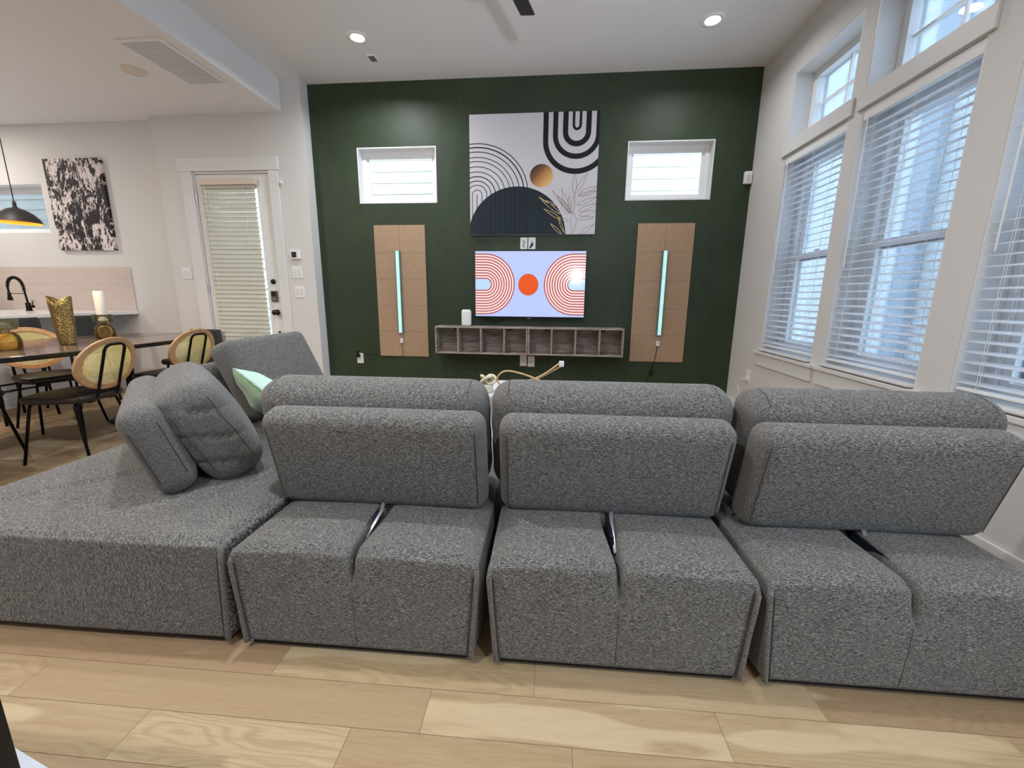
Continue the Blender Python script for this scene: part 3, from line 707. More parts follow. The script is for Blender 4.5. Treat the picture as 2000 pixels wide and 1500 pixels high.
shelf_unit(-1.247, -.249, 'four cell grey oak shelf on the left, white router standing on its top')
shelf_unit(-.247, .748, 'four cell grey oak shelf on the right, with a bare top')
t = thing('router', 'white upright router standing on the left cube shelf beside the television', 'router', (-.918, -.12, .8455), .06)
bm = rbox(.05, .05, .087, .022, 4, 4, 4, center=(0, 0, .0875)); obj('housing', bm, WPLAST, t, smooth=True)
bm = bmesh.new(); lathe(bm, [(.043, .1748), (.036, .1765), (.0, .1768)], 24); obj('top_vent', bm, mat('router_vent', srgb(205, 208, 210), .5), t, smooth=True)

# tan felt panels with light bars
FELT = mat('tan_fibre_panel', srgb(170, 142, 116), .9, bump=.5, bscale=260, var=.10, vscale=60)
def felt_panel(x0, x1, z0, z1, label):
    t = thing('fibre_panel', label, 'wall panel', ((x0+x1)/2, 0, z0), 0, 'tan panels flanking the television')
    bm = bmesh.new(); hw = (x1-x0)/2; n = 5; h = (z1-z0)/n; g = .0011
    for i in range(n):
        for s in (0, 1): box(bm, -hw+s*hw+g, s*hw-g, -.012, -.001, i*h+g, (i+1)*h-g)
    obj('tiles', bm, FELT, t)
    bm = bmesh.new(); box(bm, -hw+.003, hw-.003, -.0095, -.0012, .003, z1-z0-.003); obj('backing', bm, mat('panel_gap_brown', srgb(96, 74, 56), .9), t)
felt_panel(-1.949, -1.382, .483, 1.905, 'tall tan fibre panel left of the television, made of ten tiles')
felt_panel(.8495, 1.413, .483, 1.905, 'tall tan fibre panel right of the television, made of ten tiles')
m, nt, p = newmat('teal_led_strip')
w_ = nt.nodes.new('ShaderNodeTexNoise'); w_.inputs['Scale'].default_value = 1; nt.links.new(mapped(nt, (1, 1, 24)), w_.inputs['Vector'])
nt.links.new(ramp(nt, w_.outputs['Fac'], [(.3, srgb(142, 200, 200)), (.6, srgb(192, 228, 228)), (.75, srgb(228, 246, 246))]), p.inputs['Emission Color']); p.inputs['Emission Strength'].default_value = .85
p.inputs['Base Color'].default_value = srgb(150, 200, 196); LED = m
LEDH = mat('teal_grey_channel', srgb(96, 124, 118), .5)
def led_bar(x, z0, z1, label, side):
    t = thing('led_light_bar', label, 'wall light', (x, -.0125, z0), 0, 'teal light bars on the tan panels')
    h = z1-z0; bm = bmesh.new()
    box(bm, -.028, .028, -.03, -.0005, 0, h); obj('channel', bm, LEDH, t, bevel=.002)
    bm = bmesh.new(); box(bm, -.017, .017, -.0345, -.0305, .004, h-.004); obj('light_strip', bm, LED, t)
    bm = bmesh.new(); box(bm, -.026, .026, -.033, -.0305, .0, .0035); obj('end_cap', bm, WPLAST, t)
    bm = bmesh.new(); box(bm, -.018, .018, -.016, -.0005, -.115, -.065); c = obj('controller', bm, WPLAST, t, bevel=.003)
    bm = bmesh.new(); tube(bm, [(0, -.0175, -.088), (0, -.016, -.088)], .007, 12); obj('button', bm, GREYP, c)
    bm = bmesh.new()
    for s in (-.004, .004): tube(bm, [(s*.6, -.008, -.001), (s*2.2, -.009, -.03), (s, -.008, -.065)], .0013, 6)
    obj('lead_wires', bm, mat('wire_pale', srgb(214, 200, 180), .5), t)
    return t
lb1 = led_bar(-1.688, .752, 1.637, 'teal glowing light bar on the left tan panel', -1)
lb2 = led_bar(1.137, .772, 1.637, 'teal glowing light bar on the right tan panel', 1)
bm = bmesh.new(); tube(bm, [(0, -.006, -.115), (.004, -.006, -.17), (.006, -.005, -.27), (-.02, -.001, -.285), (-.3, .004, -.262), (-.44, .004, -.25), (-.50, -.004, -.235)], .0022, 6); obj('power_cord', bm, BLACKP, lb1)
bm = bmesh.new(); tube(bm, [(0, -.006, -.115), (-.01, -.006, -.20), (-.03, -.006, -.30), (-.045, -.004, -.36), (-.07, -.002, -.44), (-.10, -.002, -.50), (-.08, -.004, -.55), (-.02, -.01, -.56)], .0028, 6); obj('power_cord', bm, BLACKP, lb2)
bm = bmesh.new(); tube(bm, [(-.033, -.012, -.35), (-.052, -.012, -.44)], .012, 8); obj('cord_coupler', bm, BLACKP, lb2, smooth=True); bm = bmesh.new(); tube(bm, [(-.075, -.012, -.535), (-.025, -.012, -.56)], .016, 8); obj('power_adapter', bm, BLACKP, lb2, smooth=True)

# plates: outlets and switches
SLOTM = mat('outlet_slot', srgb(70, 70, 74), .5)
def plate(name, label, cat, x, z, y=0., w=.075, h=.118, kind='outlet', group=None, gang=1):
    t = thing(name, label, cat, (x, y, z), 0, group)
    bm = bmesh.new(); box(bm, -w/2, w/2, -.006, -.0008, -h/2, h/2); obj('cover_plate', bm, WPLAST, t, bevel=.002)
    if kind == 'outlet':
        for s in (-.021, .021):
            bm = bmesh.new(); box(bm, -.017, .017, -.0085, -.0062, s-.014, s+.014); so = obj('socket', bm, mat('socket_white', srgb(222, 222, 224), .4), t, bevel=.002)
            bm = bmesh.new(); box(bm, -.008, -.006, -.0092, -.0086, s-.002, s+.008); box(bm, .006, .008, -.0092, -.0086, s-.002, s+.008); obj('slots', bm, SLOTM, so)
    elif kind == 'switch':
        for k in range(gang):
            xx = (k-(gang-1)/2)*.046
            bm = bmesh.new(); box(bm, xx-.017, xx+.017, -.0085, -.0062, -.034, .034); obj('rocker', bm, mat('rocker_white', srgb(222, 220, 220), .4), t, bevel=.002)
    elif kind == 'port':
        bm = bmesh.new(); box(bm, -.01, .01, -.008, -.0062, -.01, .01); obj('port', bm, mat('port_white', srgb(208, 208, 212), .4), t)
    return t
t = plate('wall_outlet', 'white outlet above the television with a dark plug lead in it, left of two', 'outlet', -.317, 1.713, 0, group='plates between canvas and television')
bm = bmesh.new(); tube(bm, [(0, -.012, .02), (.004, -.02, 0), (-.008, -.016, -.02), (.002, -.014, -.045)], .004, 6); tag(obj('plug_lead', bm, BLACKP), 'dark plug lead in the left plate above the television', 'plug').location = (-.317, 0, 1.713)
t = plate('wall_outlet', 'white outlet above the television with a black plug in it, right of two', 'outlet', -.232, 1.713, 0, group='plates between canvas and television')
bm = bmesh.new(); tube(bm, [(.004, -.009, -.005), (.004, -.03, -.01), (-.018, -.028, -.05)], [.013, .013, .006], 8); tag(obj('plug', bm, BLACKP, smooth=True), 'black plug in the right plate above the television', 'plug').location = (-.232, 0, 1.713)
plate('wall_outlet', 'white port plate just beneath the cube shelves, left of two', 'outlet', -.305, .462, 0, kind='port', group='plates under the cube shelves')
plate('wall_outlet', 'white port plate just beneath the cube shelves, right of two', 'outlet', -.217, .455, 0, kind='port', group='plates under the cube shelves')
plate('wall_outlet', 'white outlet at the left end of the green wall with a black adapter', 'outlet', -2.198, .45, 0)
bm = bmesh.new(); box(bm, -.016, .016, -.05, -.0095, -.002, .042); box(bm, -.009, .009, -.042, -.02, .043, .075); tag(obj('power_plug', bm, BLACKP, bevel=.004), 'black adapter plugged in at the left end of the green wall', 'plug').location = (-2.21, 0, .463)
t = thing('motion_sensor', 'white box sensor high on the green wall beside the window corner', 'sensor', (1.862, 0, 2.315))
bm = bmesh.new(); box(bm, -.034, .034, -.045, -.0008, -.056, .056); s_ = obj('housing', bm, WPLAST, t, bevel=.006)
bm = bmesh.new(); box(bm, -.02, .02, -.048, -.0455, -.04, .02); obj('lens', bm, mat('sensor_lens', srgb(205, 205, 205), .4), t, bevel=.002)
t = thing('thermostat', 'white wall thermostat with a dark display, above the light switches', 'thermostat', (-2.782, YD, 1.583))
bm = bmesh.new(); box(bm, -.055, .055, -.022, -.0008, -.045, .045); obj('housing', bm, WPLAST, t, bevel=.004)
bm = bmesh.new(); box(bm, -.038, .018, -.0235, -.0225, -.028, .03); obj('display', bm, mat('display_dark', srgb(66, 52, 58), .2), t)
plate('light_switch', 'double rocker switch plate just below the thermostat', 'light switch', -2.782, 1.40, YD, .115, .118, 'switch', 'switches beside the door', 2)
plate('light_switch', 'double rocker switch plate under another switch, lowest of the column', 'light switch', -2.775, 1.19, YD, .115, .118, 'switch', 'switches beside the door', 2)
plate('light_switch', 'double rocker switch plate left of the white exterior door', 'light switch', -4.09, 1.385, YD, .115, .118, 'switch', None, 2)
t = thing('door_sensor', 'tiny white sensor beside the top right corner of the door casing', 'sensor', (-2.868, YD, 2.318))
bm = bmesh.new(); box(bm, -.014, .014, -.018, -.0008, -.018, .012); tube(bm, [(.008, -.012, -.01), (.026, -.02, -.024)], .006, 8); obj('housing', bm, WPLAST, t, bevel=.002)
# outlet with plug and wire on the right wall
t = thing('wall_outlet', 'white outlet on the windowed wall with a white cable hanging from it', 'outlet', (XR, -.45, .43))
bm = bmesh.new(); box(bm, -.006, -.0008, -.037, .037, -.059, .059); obj('cover_plate', bm, WPLAST, t, bevel=.002)
bm = bmesh.new(); box(bm, -.03, -.0065, -.016, .016, -.04, -.005); tube(bm, bend([(-.03, 0, -.022), (-.05, 0, -.03), (-.055, .06, -.05), (-.05, .10, -.12), (-.04, .06, -.16), (-.045, .09, -.22), (-.04, .08, -.40)], .02), .0035, 6)
tag(obj('charger_cable', bm, WPLAST), 'white plug and cable hanging from the windowed wall outlet', 'cable').location = (XR, -.45, .43)

# ================================================================== SOFA
SROT = .0137; SY = -3.487
sofa_group = 'grey modular sofa units'
mat_seam = mat('seam_thread', srgb(72, 71, 70), .95, spec=.1)
def slit_f(W2, h2, D2, depth_z, slit_y=.33, xs=0.):
    """taper of the rear corners, crown of the top and a notch along x=xs on the top and down the rear face"""
    def f(x, y, z):
        tz = (h2-z)/(2*h2); near = math.exp(-max(0, y+D2)/.10)
        x2 = x*(1-.05*tz*near-.004*tz); cx = max(0, 1-(x/W2)**2); y2 = y
        if z > h2-.03: z = z+.012*cx
        if y < -D2+.012: y2 = y-.007*cx*max(0, 1-(z/h2)**2)
        d = abs(x-xs); yr = y+D2
        if yr < slit_y and z > h2-.03:
            ope = .015*max(0, min(1, (yr-.06)/(slit_y-.12)))
            z -= .075*math.exp(-(max(0, d-ope)/.0065)**2)*min(1, (slit_y-yr)/.04)
            z -= .012*math.exp(-(d/.045)**2)*min(1, (slit_y-yr)/.06)
        if yr < .07 and z > h2-depth_z-.03:
            k = max(0, min(1, (z-(h2-depth_z))/.07)); kk = max(0, 1-yr/.07)
            y2 += (.085*math.exp(-(d/.0055)**2)+.010*math.exp(-(d/.04)**2))*k*(.3+.7*kk)
        return (x2, y2, z)
    return f
def piping(bm, pts, r=.0085): tube(bm, pts, r, 8)
def seam_loop(hx, hy, hz, r, n=6):
    pts = []
    for (cx, cz, a0) in ((hx-r, hz-r, 0), (-hx+r, hz-r, PI/2), (-hx+r, -hz+r, PI), (hx-r, -hz+r, 1.5*PI)):
        for k in range(n+1):
            a = a0+PI/2*k/n; pts.append((cx+r*math.cos(a), cz+r*math.sin(a)))
    return pts
def seat_module(name, label, W_=.80, D_=1.16, zt=.365, rot=0., loc=(0, 0), diag=False):
    t = thing(name, label, 'sofa', (loc[0], loc[1], 0), rot, sofa_group)
    W2, D2, h2 = W_/2, D_/2, (zt-.03)/2
    xs = [i/14 for i in range(-14, 15)] + [v*.012/W2 for v in (-5, -4, -3, -2.4, -2, -1.6, -1.3, -1, -.75, -.5, -.25, .25, .5, .75, 1, 1.3, 1.6, 2, 2.4, 3, 4, 5)]
    xs = sorted(set(round(v, 5) for v in xs))
    fz = slit_f(W2, h2, D2, .10)
    if diag:
        def f(x, y, z):
            x2, y2, zz = x, y, z
            tz = max(0, (h2-z)/(2*h2)); x2 = x*(1-.025*tz*math.exp(-max(0, y+D2)/.10))
            if z > h2-.03: zz = z+.014*(1-(x/W2)**2)*(1-(y/D2)**2)
            # diagonal crease running into the outer corner
            d = abs((x-y)-(-W2+D2))/1.414; u = (x+W2+y+D2)/1.414
            if z > h2-.05 and u < .85: zz -= .022*math.exp(-(d/.014)**2)*min(1, (.85-u)/.1)+.004*math.exp(-(d/.07)**2)
            if y < -D2+.03: y2 = y-.006*(1-(x/W2)**2)
            return (x2, y2, zz)
        bm = rbox(W2, D2, h2, .045, 40, 40, 4, f, (0, D2, .03+h2), top_only=True)
    else:
        bm = rbox(W2, D2, h2, .045, xs, [i/14 for i in range(-14, 15)], 12, fz, (0, D2, .03+h2), top_only=True)
    obj('seat_base', bm, FABY if diag else FAB, t, smooth=True)
    for s in (-1, 1):
        bm = bmesh.new(); kt_ = .025 if diag else .054
        pts = [(s*(W2*(1-kt_*(1-u))-.003), -.003-.001*math.sin(u*9), .024+(zt-.024-.05)*u) for u in [k/10 for k in range(11)]]+[(s*(W2-.006), .006, zt-.030), (s*(W2-.010), .02, zt-.014)]
        piping(bm, pts); pp = obj('piping', bm, FAB, t, smooth=True)
        bm = bmesh.new(); tube(bm, [(x-s*.0125, -.0035-.0055*max(0, 1-abs(z/zt-.5)*2)*.4, z) for x, y_, z in pts[:11]], .0017, 6); obj('seam', bm, mat_seam, pp)
    if not diag:
        bm = bmesh.new(); tube(bm, [(0, -.0068*(1-((z-.03-h2)/h2)**2), z) for z in [.034+(zt-.16)*k/8 for k in range(9)]], .0012, 6); obj('centre_seam', bm, mat_seam, t)
    bm = bmesh.new(); box(bm, -W2+.035, W2-.035, .012, D_-.04, .010, .0295); obj('shadow_underframe', bm, DARKIN, t)  # dark box that draws the shadow band beneath the sofa
    for sx_ in (-1, 1):
        for yy in (.07, D_-.09): 
            bm = bmesh.new(); lathe(bm, [(.02, .0005), (.024, .0098)], 16, center=(sx_*(W2-.08), yy, 0), cap0=True, cap1=True); obj('foot', bm, BLACKP, t, smooth=True)
    return t
def lean_panel(name, t, hx, hy, hz, r, y, z0, lean, m, puff=.006, dx=0., wr=0., gz=8, gx=18, gy=3):
    """upright padded block, base centre at (dx, y, z0), leaning by angle lean (top towards -y)"""
    def f(x, yy, z):
        k = (1-(x/hx)**2)*(1-(z/hz)**2)
        yy += math.copysign(puff, yy)*max(0, k) if abs(yy) > hy-r else 0
        if wr:
            yy += wr*math.sin(z*38+2*math.sin(x*9))*max(0, abs(x)/hx-.4)
            x *= 1+wr*.9*math.sin(z*55+x*5)
        return (x, yy, z)
    bm = rbox(hx, hy, hz, r, gx, gy, gz, f, (0, 0, hz))
    M = Matrix.Translation((dx, y, z0)) @ Matrix.Rotation(lean, 4, 'X')
    for v in bm.verts: v.co = M @ v.co
    o = obj(name, bm, m, t, smooth=True)
    return o, M
def back_set(t, bx=0., y=.33, bw=.395, cush_w=.42, cdx=0., lean=.235, bz=.372, bh=.195, cy=.0, ch_=.229, cz=.385, clean=None, chy=.10, rod=True, wr=.004, cr=.085):
    o, M = lean_panel('backrest', t, bw, .062, bh, .05, y+.062, bz, lean, FAB, .008, bx)
    # side seams of the backrest
    for s in (-1, 1):
        for yy in (-.062,):
            bm = bmesh.new(); L = seam_loop(bh-.0, 0, .0, .05)
            pts = [M @ Vector((s*(bw-.028), yy+.008-.0075*0, zz)) for zz in [bh*2*k/10 for k in range(1, 10)]]
            pts = [M @ Vector((s*(bw-.030), yy-.0005, .045+(2*bh-.09)*k/10)) for k in range(11)]
            tube(bm, pts, .0016, 6); obj('seam', bm, mat_seam, o)
    cl = lean if clean is None else clean
    c, M2 = lean_panel('back_cushion', t, cush_w, chy, ch_, cr, y+.062+.075+chy+cy, cz, cl, FAB, .022, bx+cdx, wr=wr, gz=14, gx=22, gy=4)
    for s in (-1, 1):
        bm = bmesh.new(); pts = []
        for k in range(0, 25):
            a = PI*k/24; yy = -math.cos(a)*(chy-.006); 
            pts.append(M2 @ Vector((s*(cush_w-.07), yy*.93, 2*ch_-.085+.083*math.sin(a)**.6 if 0 < k < 24 else 2*ch_-.085)))
        pts = [M2 @ Vector((s*(cush_w-.07), -chy*.99, 2*ch_-.30))]+pts+[M2 @ Vector((s*(cush_w-.07), chy*.99, 2*ch_-.30))]
        tube(bm, pts, .0019, 6); obj('seam', bm, mat_seam, c, smooth=True)
    if rod:
        bm = bmesh.new(); M3 = Matrix.Translation((bx+.0, y-.02, bz-.02))
        tube(bm, [(bx+.012, y+.07, bz+.10), (bx+.008, y-.02, bz-.012), (bx+.002, y-.17, bz-.045)], .009, 8, flat=.5); r_ = obj('support_arm', bm, STEEL, t, smooth=True)
        bm = bmesh.new(); box(bm, bx-.012, bx-.002, y-.14, y+.05, bz-.052, bz-.006); obj('ratchet_bracket', bm, mat('bracket_dark_blue', srgb(44, 50, 66), .4, .5), r_)
    return o
def at_rear(x): 
    return (x, SY+SROT*x)
mA = seat_module('corner_sofa_module', 'grey corner unit of the sofa, diagonal crease across its wide top', 1.22, 1.18, .378, SROT, at_rear(-1.636), True)
mB = seat_module('sofa_module', 'grey sofa unit left of centre, beside the corner unit, notched top with metal arm', .80, 1.16, .365, SROT, at_rear(-.602)); back_set(mB, -.02, .30, .405, .455, -.060)
mC = seat_module('sofa_module', 'grey sofa unit in the centre, its open notch showing a bright metal arm', .79, 1.16, .365, SROT, at_rear(.224)); back_set(mC, .008, .315, .402, .450, .0, bh=.192)
mD = seat_module('sofa_module', 'grey sofa unit farthest right, below the windows', .80, 1.16, .365, SROT, at_rear(1.045)); back_set(mD, .03, .275, .40, .43, .046)
# left leg of the L, seat facing right
mE = seat_module('sofa_module', 'grey sofa unit at the far left by the door, tall tilted cushion facing right', .80, 1.16, .372, -PI/2+SROT, (-2.2, -1.89)); back_set(mE, .0, .10, .395, .40, .0, lean=.42, cy=.075, bh=.19, rod=False, wr=0., ch_=.262, chy=.085, cr=.055)
# corner backrest stands on the diagonal
aux = thing('sofa_bolster', 'grey padded backrest standing end-on across the corner unit, leaning left', 'sofa backrest', (-1.70, -2.93, .392), -PI/4)
def corner_back():
    o, M = lean_panel('padding', aux, .42, .068, .186, .06, 0, 0, .30, FAB, .006)
    for s in (-1, 1):
        for yy in (-.05, .05):
            bm = bmesh.new(); pts = [M @ Vector((s*(.418-.0006*0), yy*.9, .075+.22*k/10)) for k in range(11)]
            tube(bm, pts, .0019, 6); obj('seam', bm, mat_seam, aux)
corner_back()
aux2 = thing('corner_cushion', 'plump creased grey cushion leaning against the corner backrest', 'cushion', (-1.535, -2.785, .392), -PI/4)
def corner_cush():
    def f(x, yy, z):
        k = (1-(x/.36)**2)*(1-(z/.24)**2); yy += math.copysign(.03, yy)*max(0, k)
        e = max(0, abs(x)/.36-.45)
        x = x*(1+.012*math.sin(z*60+yy*25)*e*max(0, -yy/.125)); yy += .004*e*math.sin(z*42+x*6)
        if x > 0: x -= .016*min(1, max(0, e*1.8))*(1-abs(math.sin(z*24+.9*math.sin(yy*14)+yy*5)))**5*(1 if yy < .05 else .35)
        return (x, yy, z)
    bm = rbox(.38, .108, .228, .085, 24, 10, 56, f, (0, 0, .225))
    M = Matrix.Rotation(.47, 4, 'X')
    for v in bm.verts: v.co = M @ v.co
    o = obj('padding', bm, FAB, aux2, smooth=True)
    for s in (-1, 1):
        for yy in (-.07, .07):
            bm = bmesh.new(); pts = [M @ (Vector(f(s*.3805, yy, -.15+.30*k/20))+Vector((0, 0, .225))) for k in range(21)]
            tube(bm, pts, .0019, 6); obj('seam', bm, mat_seam, o)
corner_cush()
# green cushion
def pillow(name, w, h, th, m, parent, fr=True):
    bm = bmesh.new(); n = 24; G = {}
    for s in (-1, 1):
        for i in range(n+1):
            for j in range(n+1):
                u, v = -1+2*i/n, -1+2*j/n; k = max(0, (1-u**4)*(1-v**4))**.5
                pin = 1-.06*(1-abs(u))*abs(v)**3*1.0
                x = u*w/2*(1-.05*(1-v*v)*0 - .04*(1-abs(v)**2)*abs(u)**6); z = v*h/2*(1-.04*(1-u*u)*abs(v)**6)
                if k == 0 and (s, i, j) != (1, i, j): G[(s, i, j)] = G[(1, i, j)] if (1, i, j) in G else G.setdefault(('e', i, j), bm.verts.new((x, 0, z))); continue
                if k == 0: G[(s, i, j)] = G.setdefault(('e', i, j), bm.verts.new((x, 0, z))) if ('e', i, j) in G else G.setdefault(('e', i, j), bm.verts.new((x, 0, z))); continue
                G[(s, i, j)] = bm.verts.new((x, s*th/2*k*(1+.06*math.sin(u*7+v*5)), z))
    for s in (-1, 1):
        for i in range(n):
            for j in range(n):
                vs = [G[(s, i, j)], G[(s, i+1, j)], G[(s, i+1, j+1)], G[(s, i, j+1)]]
                if len(set(vs)) == 4:
                    try: bm.faces.new(vs)
                    except ValueError: pass
    return obj(name, bm, m, parent, smooth=True)
gp = thing('green_pillow', 'sage green throw pillow with a pale fringed top edge, by the sofa corner', 'pillow', (-1.72, -2.40, .40), 0)
def cush_patch(name, c, m, th, parent, fringe=0., n=16):
    """soft padded patch spanned by four corner points, in the parent's frame"""
    c = [Vector(p)-parent.location for p in c]; nrm = (c[1]-c[0]).cross(c[3]-c[0]).normalized(); bm = bmesh.new(); G = {}
    for s in (-1, 1):
        for i in range(n+1):
            for j in range(n+1):
                u, v = i/n, j/n; p = (c[0]*(1-u)+c[1]*u)*(1-v)+(c[3]*(1-u)+c[2]*u)*v
                k = (max(0, 16*u*(1-u)*v*(1-v)))**.45
                if k < 1e-6:
                    G[(s, i, j)] = G.get((-1, i, j)) or bm.verts.new(p+nrm*.004*math.sin(u*31)+(c[0]-c[3]).normalized()*fringe*math.sin(u*47))
                else: G[(s, i, j)] = bm.verts.new(p+nrm*s*th/2*k*(1+.12*math.sin(u*9+v*7)))
    for s in (-1, 1):
        for i in range(n):
            for j in range(n):
                vs = [G[(s, i, j)], G[(s, i+1, j)], G[(s, i+1, j+1)], G[(s, i, j+1)]]
                if len(set(vs)) == 4:
                    try: bm.faces.new(vs)
                    except ValueError: pass
    return obj(name, bm, m, parent, smooth=True)
P1, P2 = (-1.905, -2.30, .722), (-1.42, -2.62, .615)
cush_patch('pillow_body', (P1, P2, (-1.42, -2.50, .43), (-1.86, -2.16, .46)), mat('sage_green_velvet', srgb(104, 134, 96), .85, sheen=.4, bump=.2, bscale=300), .13, gp)
cush_patch('pale_edge', (P1, (-1.43, -2.625, .618), (-1.44, -2.50, .662), (-1.74, -2.31, .698)), mat('pale_mint_cloth', srgb(178, 212, 200), .85), .03, gp, .006)

# ================================================================== LOW TABLE AND ORNAMENTS IN FRONT OF THE SOFA
ct = thing('coffee_table', 'white topped low table, just a sliver seen above the sofa back', 'coffee table', (-.05, -1.9, 0))
bm = bmesh.new(); box(bm, -.40, .55, -.20, .30, .53, .552); obj('tabletop', bm, TRIM, ct, bevel=.004)
for sx_ in (-1, 1):
    for sy_ in (-1, 1):
        bm = bmesh.new(); box(bm, .075+sx_*.44-.02, .075+sx_*.44+.02, .05+sy_*.22-.02, .05+sy_*.22+.02,   .001, .5295); obj('leg', bm, TRIM, ct, bevel=.003)
RATT = mat('bent_pale_wood', srgb(196, 166, 118), .5, var=.12, vscale=20)
bn = thing('bent_wood_sculpture', 'looping sculpture of pale bent wood strips with a white tip', 'sculpture', (-.1, -2.0, .5525))
def pathobj(name, pts, r, m, parent, flat=.35):
    P = [Vector(p) for p in pts]; out = []
    for i in range(len(P)-1):
        p0 = P[max(0, i-1)]; p1 = P[i]; p2 = P[i+1]; p3 = P[min(len(P)-1, i+2)]
        for k in range(8):
            t = k/8; out.append(.5*((2*p1)+(-p0+p2)*t+(2*p0-5*p1+4*p2-p3)*t*t+(-p0+3*p1-3*p2+p3)*t**3))
    out.append(P[-1]); bm = bmesh.new(); tube(bm, out, r, 10, flat=flat); return obj(name, bm, m, parent, smooth=True)
# loop strip, then crossing strips rising to the right
pathobj('loop_strip', [(-.16, 0, .012), (-.225, 0, .055), (-.235, 0, .10), (-.19, 0, .138), (-.11, 0, .132), (0.0, .0, .098), (.10, 0, .055), (.18, 0, .012)], .011, RATT, bn, .5)
pathobj('rising_strip', [(-.12, .03, .06), (-.05, .03, .072), (.05, .02, .115), (.155, .01, .195)], .012, RATT, bn, .5)
pathobj('rising_strip', [(-.06, .05, .066), (.02, .045, .09), (.10, .03, .135), (.17, .012, .18)], .011, RATT, bn, .5)
bm = rbox(.016, .012, .018, .005, 2, 2, 2, center=(.168, .012, .192)); obj('white_tip', bm, WPLAST, bn, smooth=True)
kt = thing('knot_ornament', 'small knotted cream and gold ornament beside the bent wood sculpture', 'ornament', (-.40, -2.0, .5525))
SMOKE_BLOCK = mat('pale_resin', srgb(206, 206, 190), .25)
GOLD = mat('brushed_gold', srgb(190, 160, 96), .3, .9)
CRM = mat('cream_cord', srgb(214, 208, 184), .7)
def knot(n, R, r, m, nm, ph):
    bm = bmesh.new(); pts = []
    for k in range(96):
        a = 2*PI*k/96*1
        pts.append(((R+.35*R*math.cos(3*a+ph))*math.cos(2*a), (R+.35*R*math.cos(3*a+ph))*math.sin(2*a)*.8, .082+.6*R*math.sin(3*a+ph)))
    tube(bm, pts, r, 8, closed=True); obj(nm, bm, m, kt, smooth=True)
bm = rbox(.045, .04, .026, .012, 3, 3, 3, center=(-.012, 0, .0265)); obj('glass_block', bm, SMOKE_BLOCK, kt, smooth=True)
knot(1, .038, .010, CRM, 'cord_knot', 0.); knot(2, .03, .004, GOLD, 'gold_wire', 1.2)

# ================================================================== DINING AREA
TABW = wood_mat('dark_walnut_top', srgb(76, 62, 58), srgb(120, 102, 96), (60, 3, 3), .14)
tb = thing('dining_table', 'long oval dining table with dark walnut top on black legs', 'dining table', (-3.77, -1.75, 0))
def superel(a, b, e, n=96): return [(a*math.copysign(abs(math.cos(t))**(2/e), math.cos(t)), b*math.copysign(abs(math.sin(t))**(2/e), math.sin(t))) for t in [2*PI*k/n for k in range(n)]]
bm = bmesh.new(); O1 = superel(.56, 1.08, 2.7); A = [bm.verts.new((x, y, .745)) for x, y in O1]; B = [bm.verts.new((x, y, .77)) for x, y in O1]; bm.faces.new(A); bm.faces.new(B)
for i in range(96): bm.faces.new((A[i], A[(i+1) % 96], B[(i+1) % 96], B[i]))
top = obj('tabletop', bm, TABW, tb, bevel=.002)
bm = bmesh.new(); O2 = superel(.562, 1.082, 2.7); A = [bm.verts.new((x*.992, y*.992, .735)) for x, y in O2]; B = [bm.verts.new((x, y, .748)) for x, y in O2]; Cc = [bm.verts.new((x, y, .764)) for x, y in O2]
for i in range(96):
    j = (i+1) % 96; bm.faces.new((A[i], A[j], B[j], B[i])); bm.faces.new((B[i], B[j], Cc[j], Cc[i]))
bm.faces.new(A); obj('edge_band', bm, BLACKP, tb)
bm = bmesh.new(); box(bm, .04, .044, -1.03, 1.03, .7695, .7706); obj('leaf_seam', bm, DARKIN, tb)
for sy_ in (-.74, .60):
    bm = bmesh.new(); tube(bm, [(-.12, sy_, .735), (-.12, sy_, .02)], .035, 16); lathe(bm, [(.20, .001), (.20, .012), (.04, .022)], 32, center=(-.12, sy_, 0), cap0=True); obj('pedestal', bm, BLACKM, tb, smooth=True)

WOODRING = mat('honey_oak_ring', srgb(186, 146, 106), .45, var=.15, vscale=14)
def cane_mat():
    m, nt, p = newmat('woven_cane'); tc = nt.nodes.new('ShaderNodeTexCoord'); sp = nt.nodes.new('ShaderNodeSeparateXYZ'); nt.links.new(tc.outputs['Object'], sp.inputs[0])
    fx = math_n(nt, 'ABSOLUTE', math_n(nt, 'SUBTRACT', math_n(nt, 'FRACT', math_n(nt, 'MULTIPLY', sp.outputs[0], 82)), .5)); fz = math_n(nt, 'ABSOLUTE', math_n(nt, 'SUBTRACT', math_n(nt, 'FRACT', math_n(nt, 'MULTIPLY', sp.outputs[2], 82)), .5))
    hole = math_n(nt, 'MULTIPLY', math_n(nt, 'LESS_THAN', fx, .23), math_n(nt, 'LESS_THAN', fz, .23))
    p.inputs['Base Color'].default_value = srgb(240, 230, 168); p.inputs['Roughness'].default_value = .6
    tl = nt.nodes.new('ShaderNodeBsdfTranslucent'); tl.inputs[0].default_value = srgb(236, 228, 150)
    m1 = nt.nodes.new('ShaderNodeMixShader'); m1.inputs[0].default_value = .35; nt.links.new(p.outputs[0], m1.inputs[1]); nt.links.new(tl.outputs[0], m1.inputs[2])
    tr = nt.nodes.new('ShaderNodeBsdfTransparent'); m2 = nt.nodes.new('ShaderNodeMixShader'); nt.links.new(hole, m2.inputs[0]); nt.links.new(m1.outputs[0], m2.inputs[1]); nt.links.new(tr.outputs[0], m2.inputs[2])
    nt.links.new(m2.outputs[0], nt.nodes['Material Output'].inputs[0]); return m
CANE = cane_mat(); SEATM = mat('dark_seat_leather', srgb(44, 38, 34), .42)
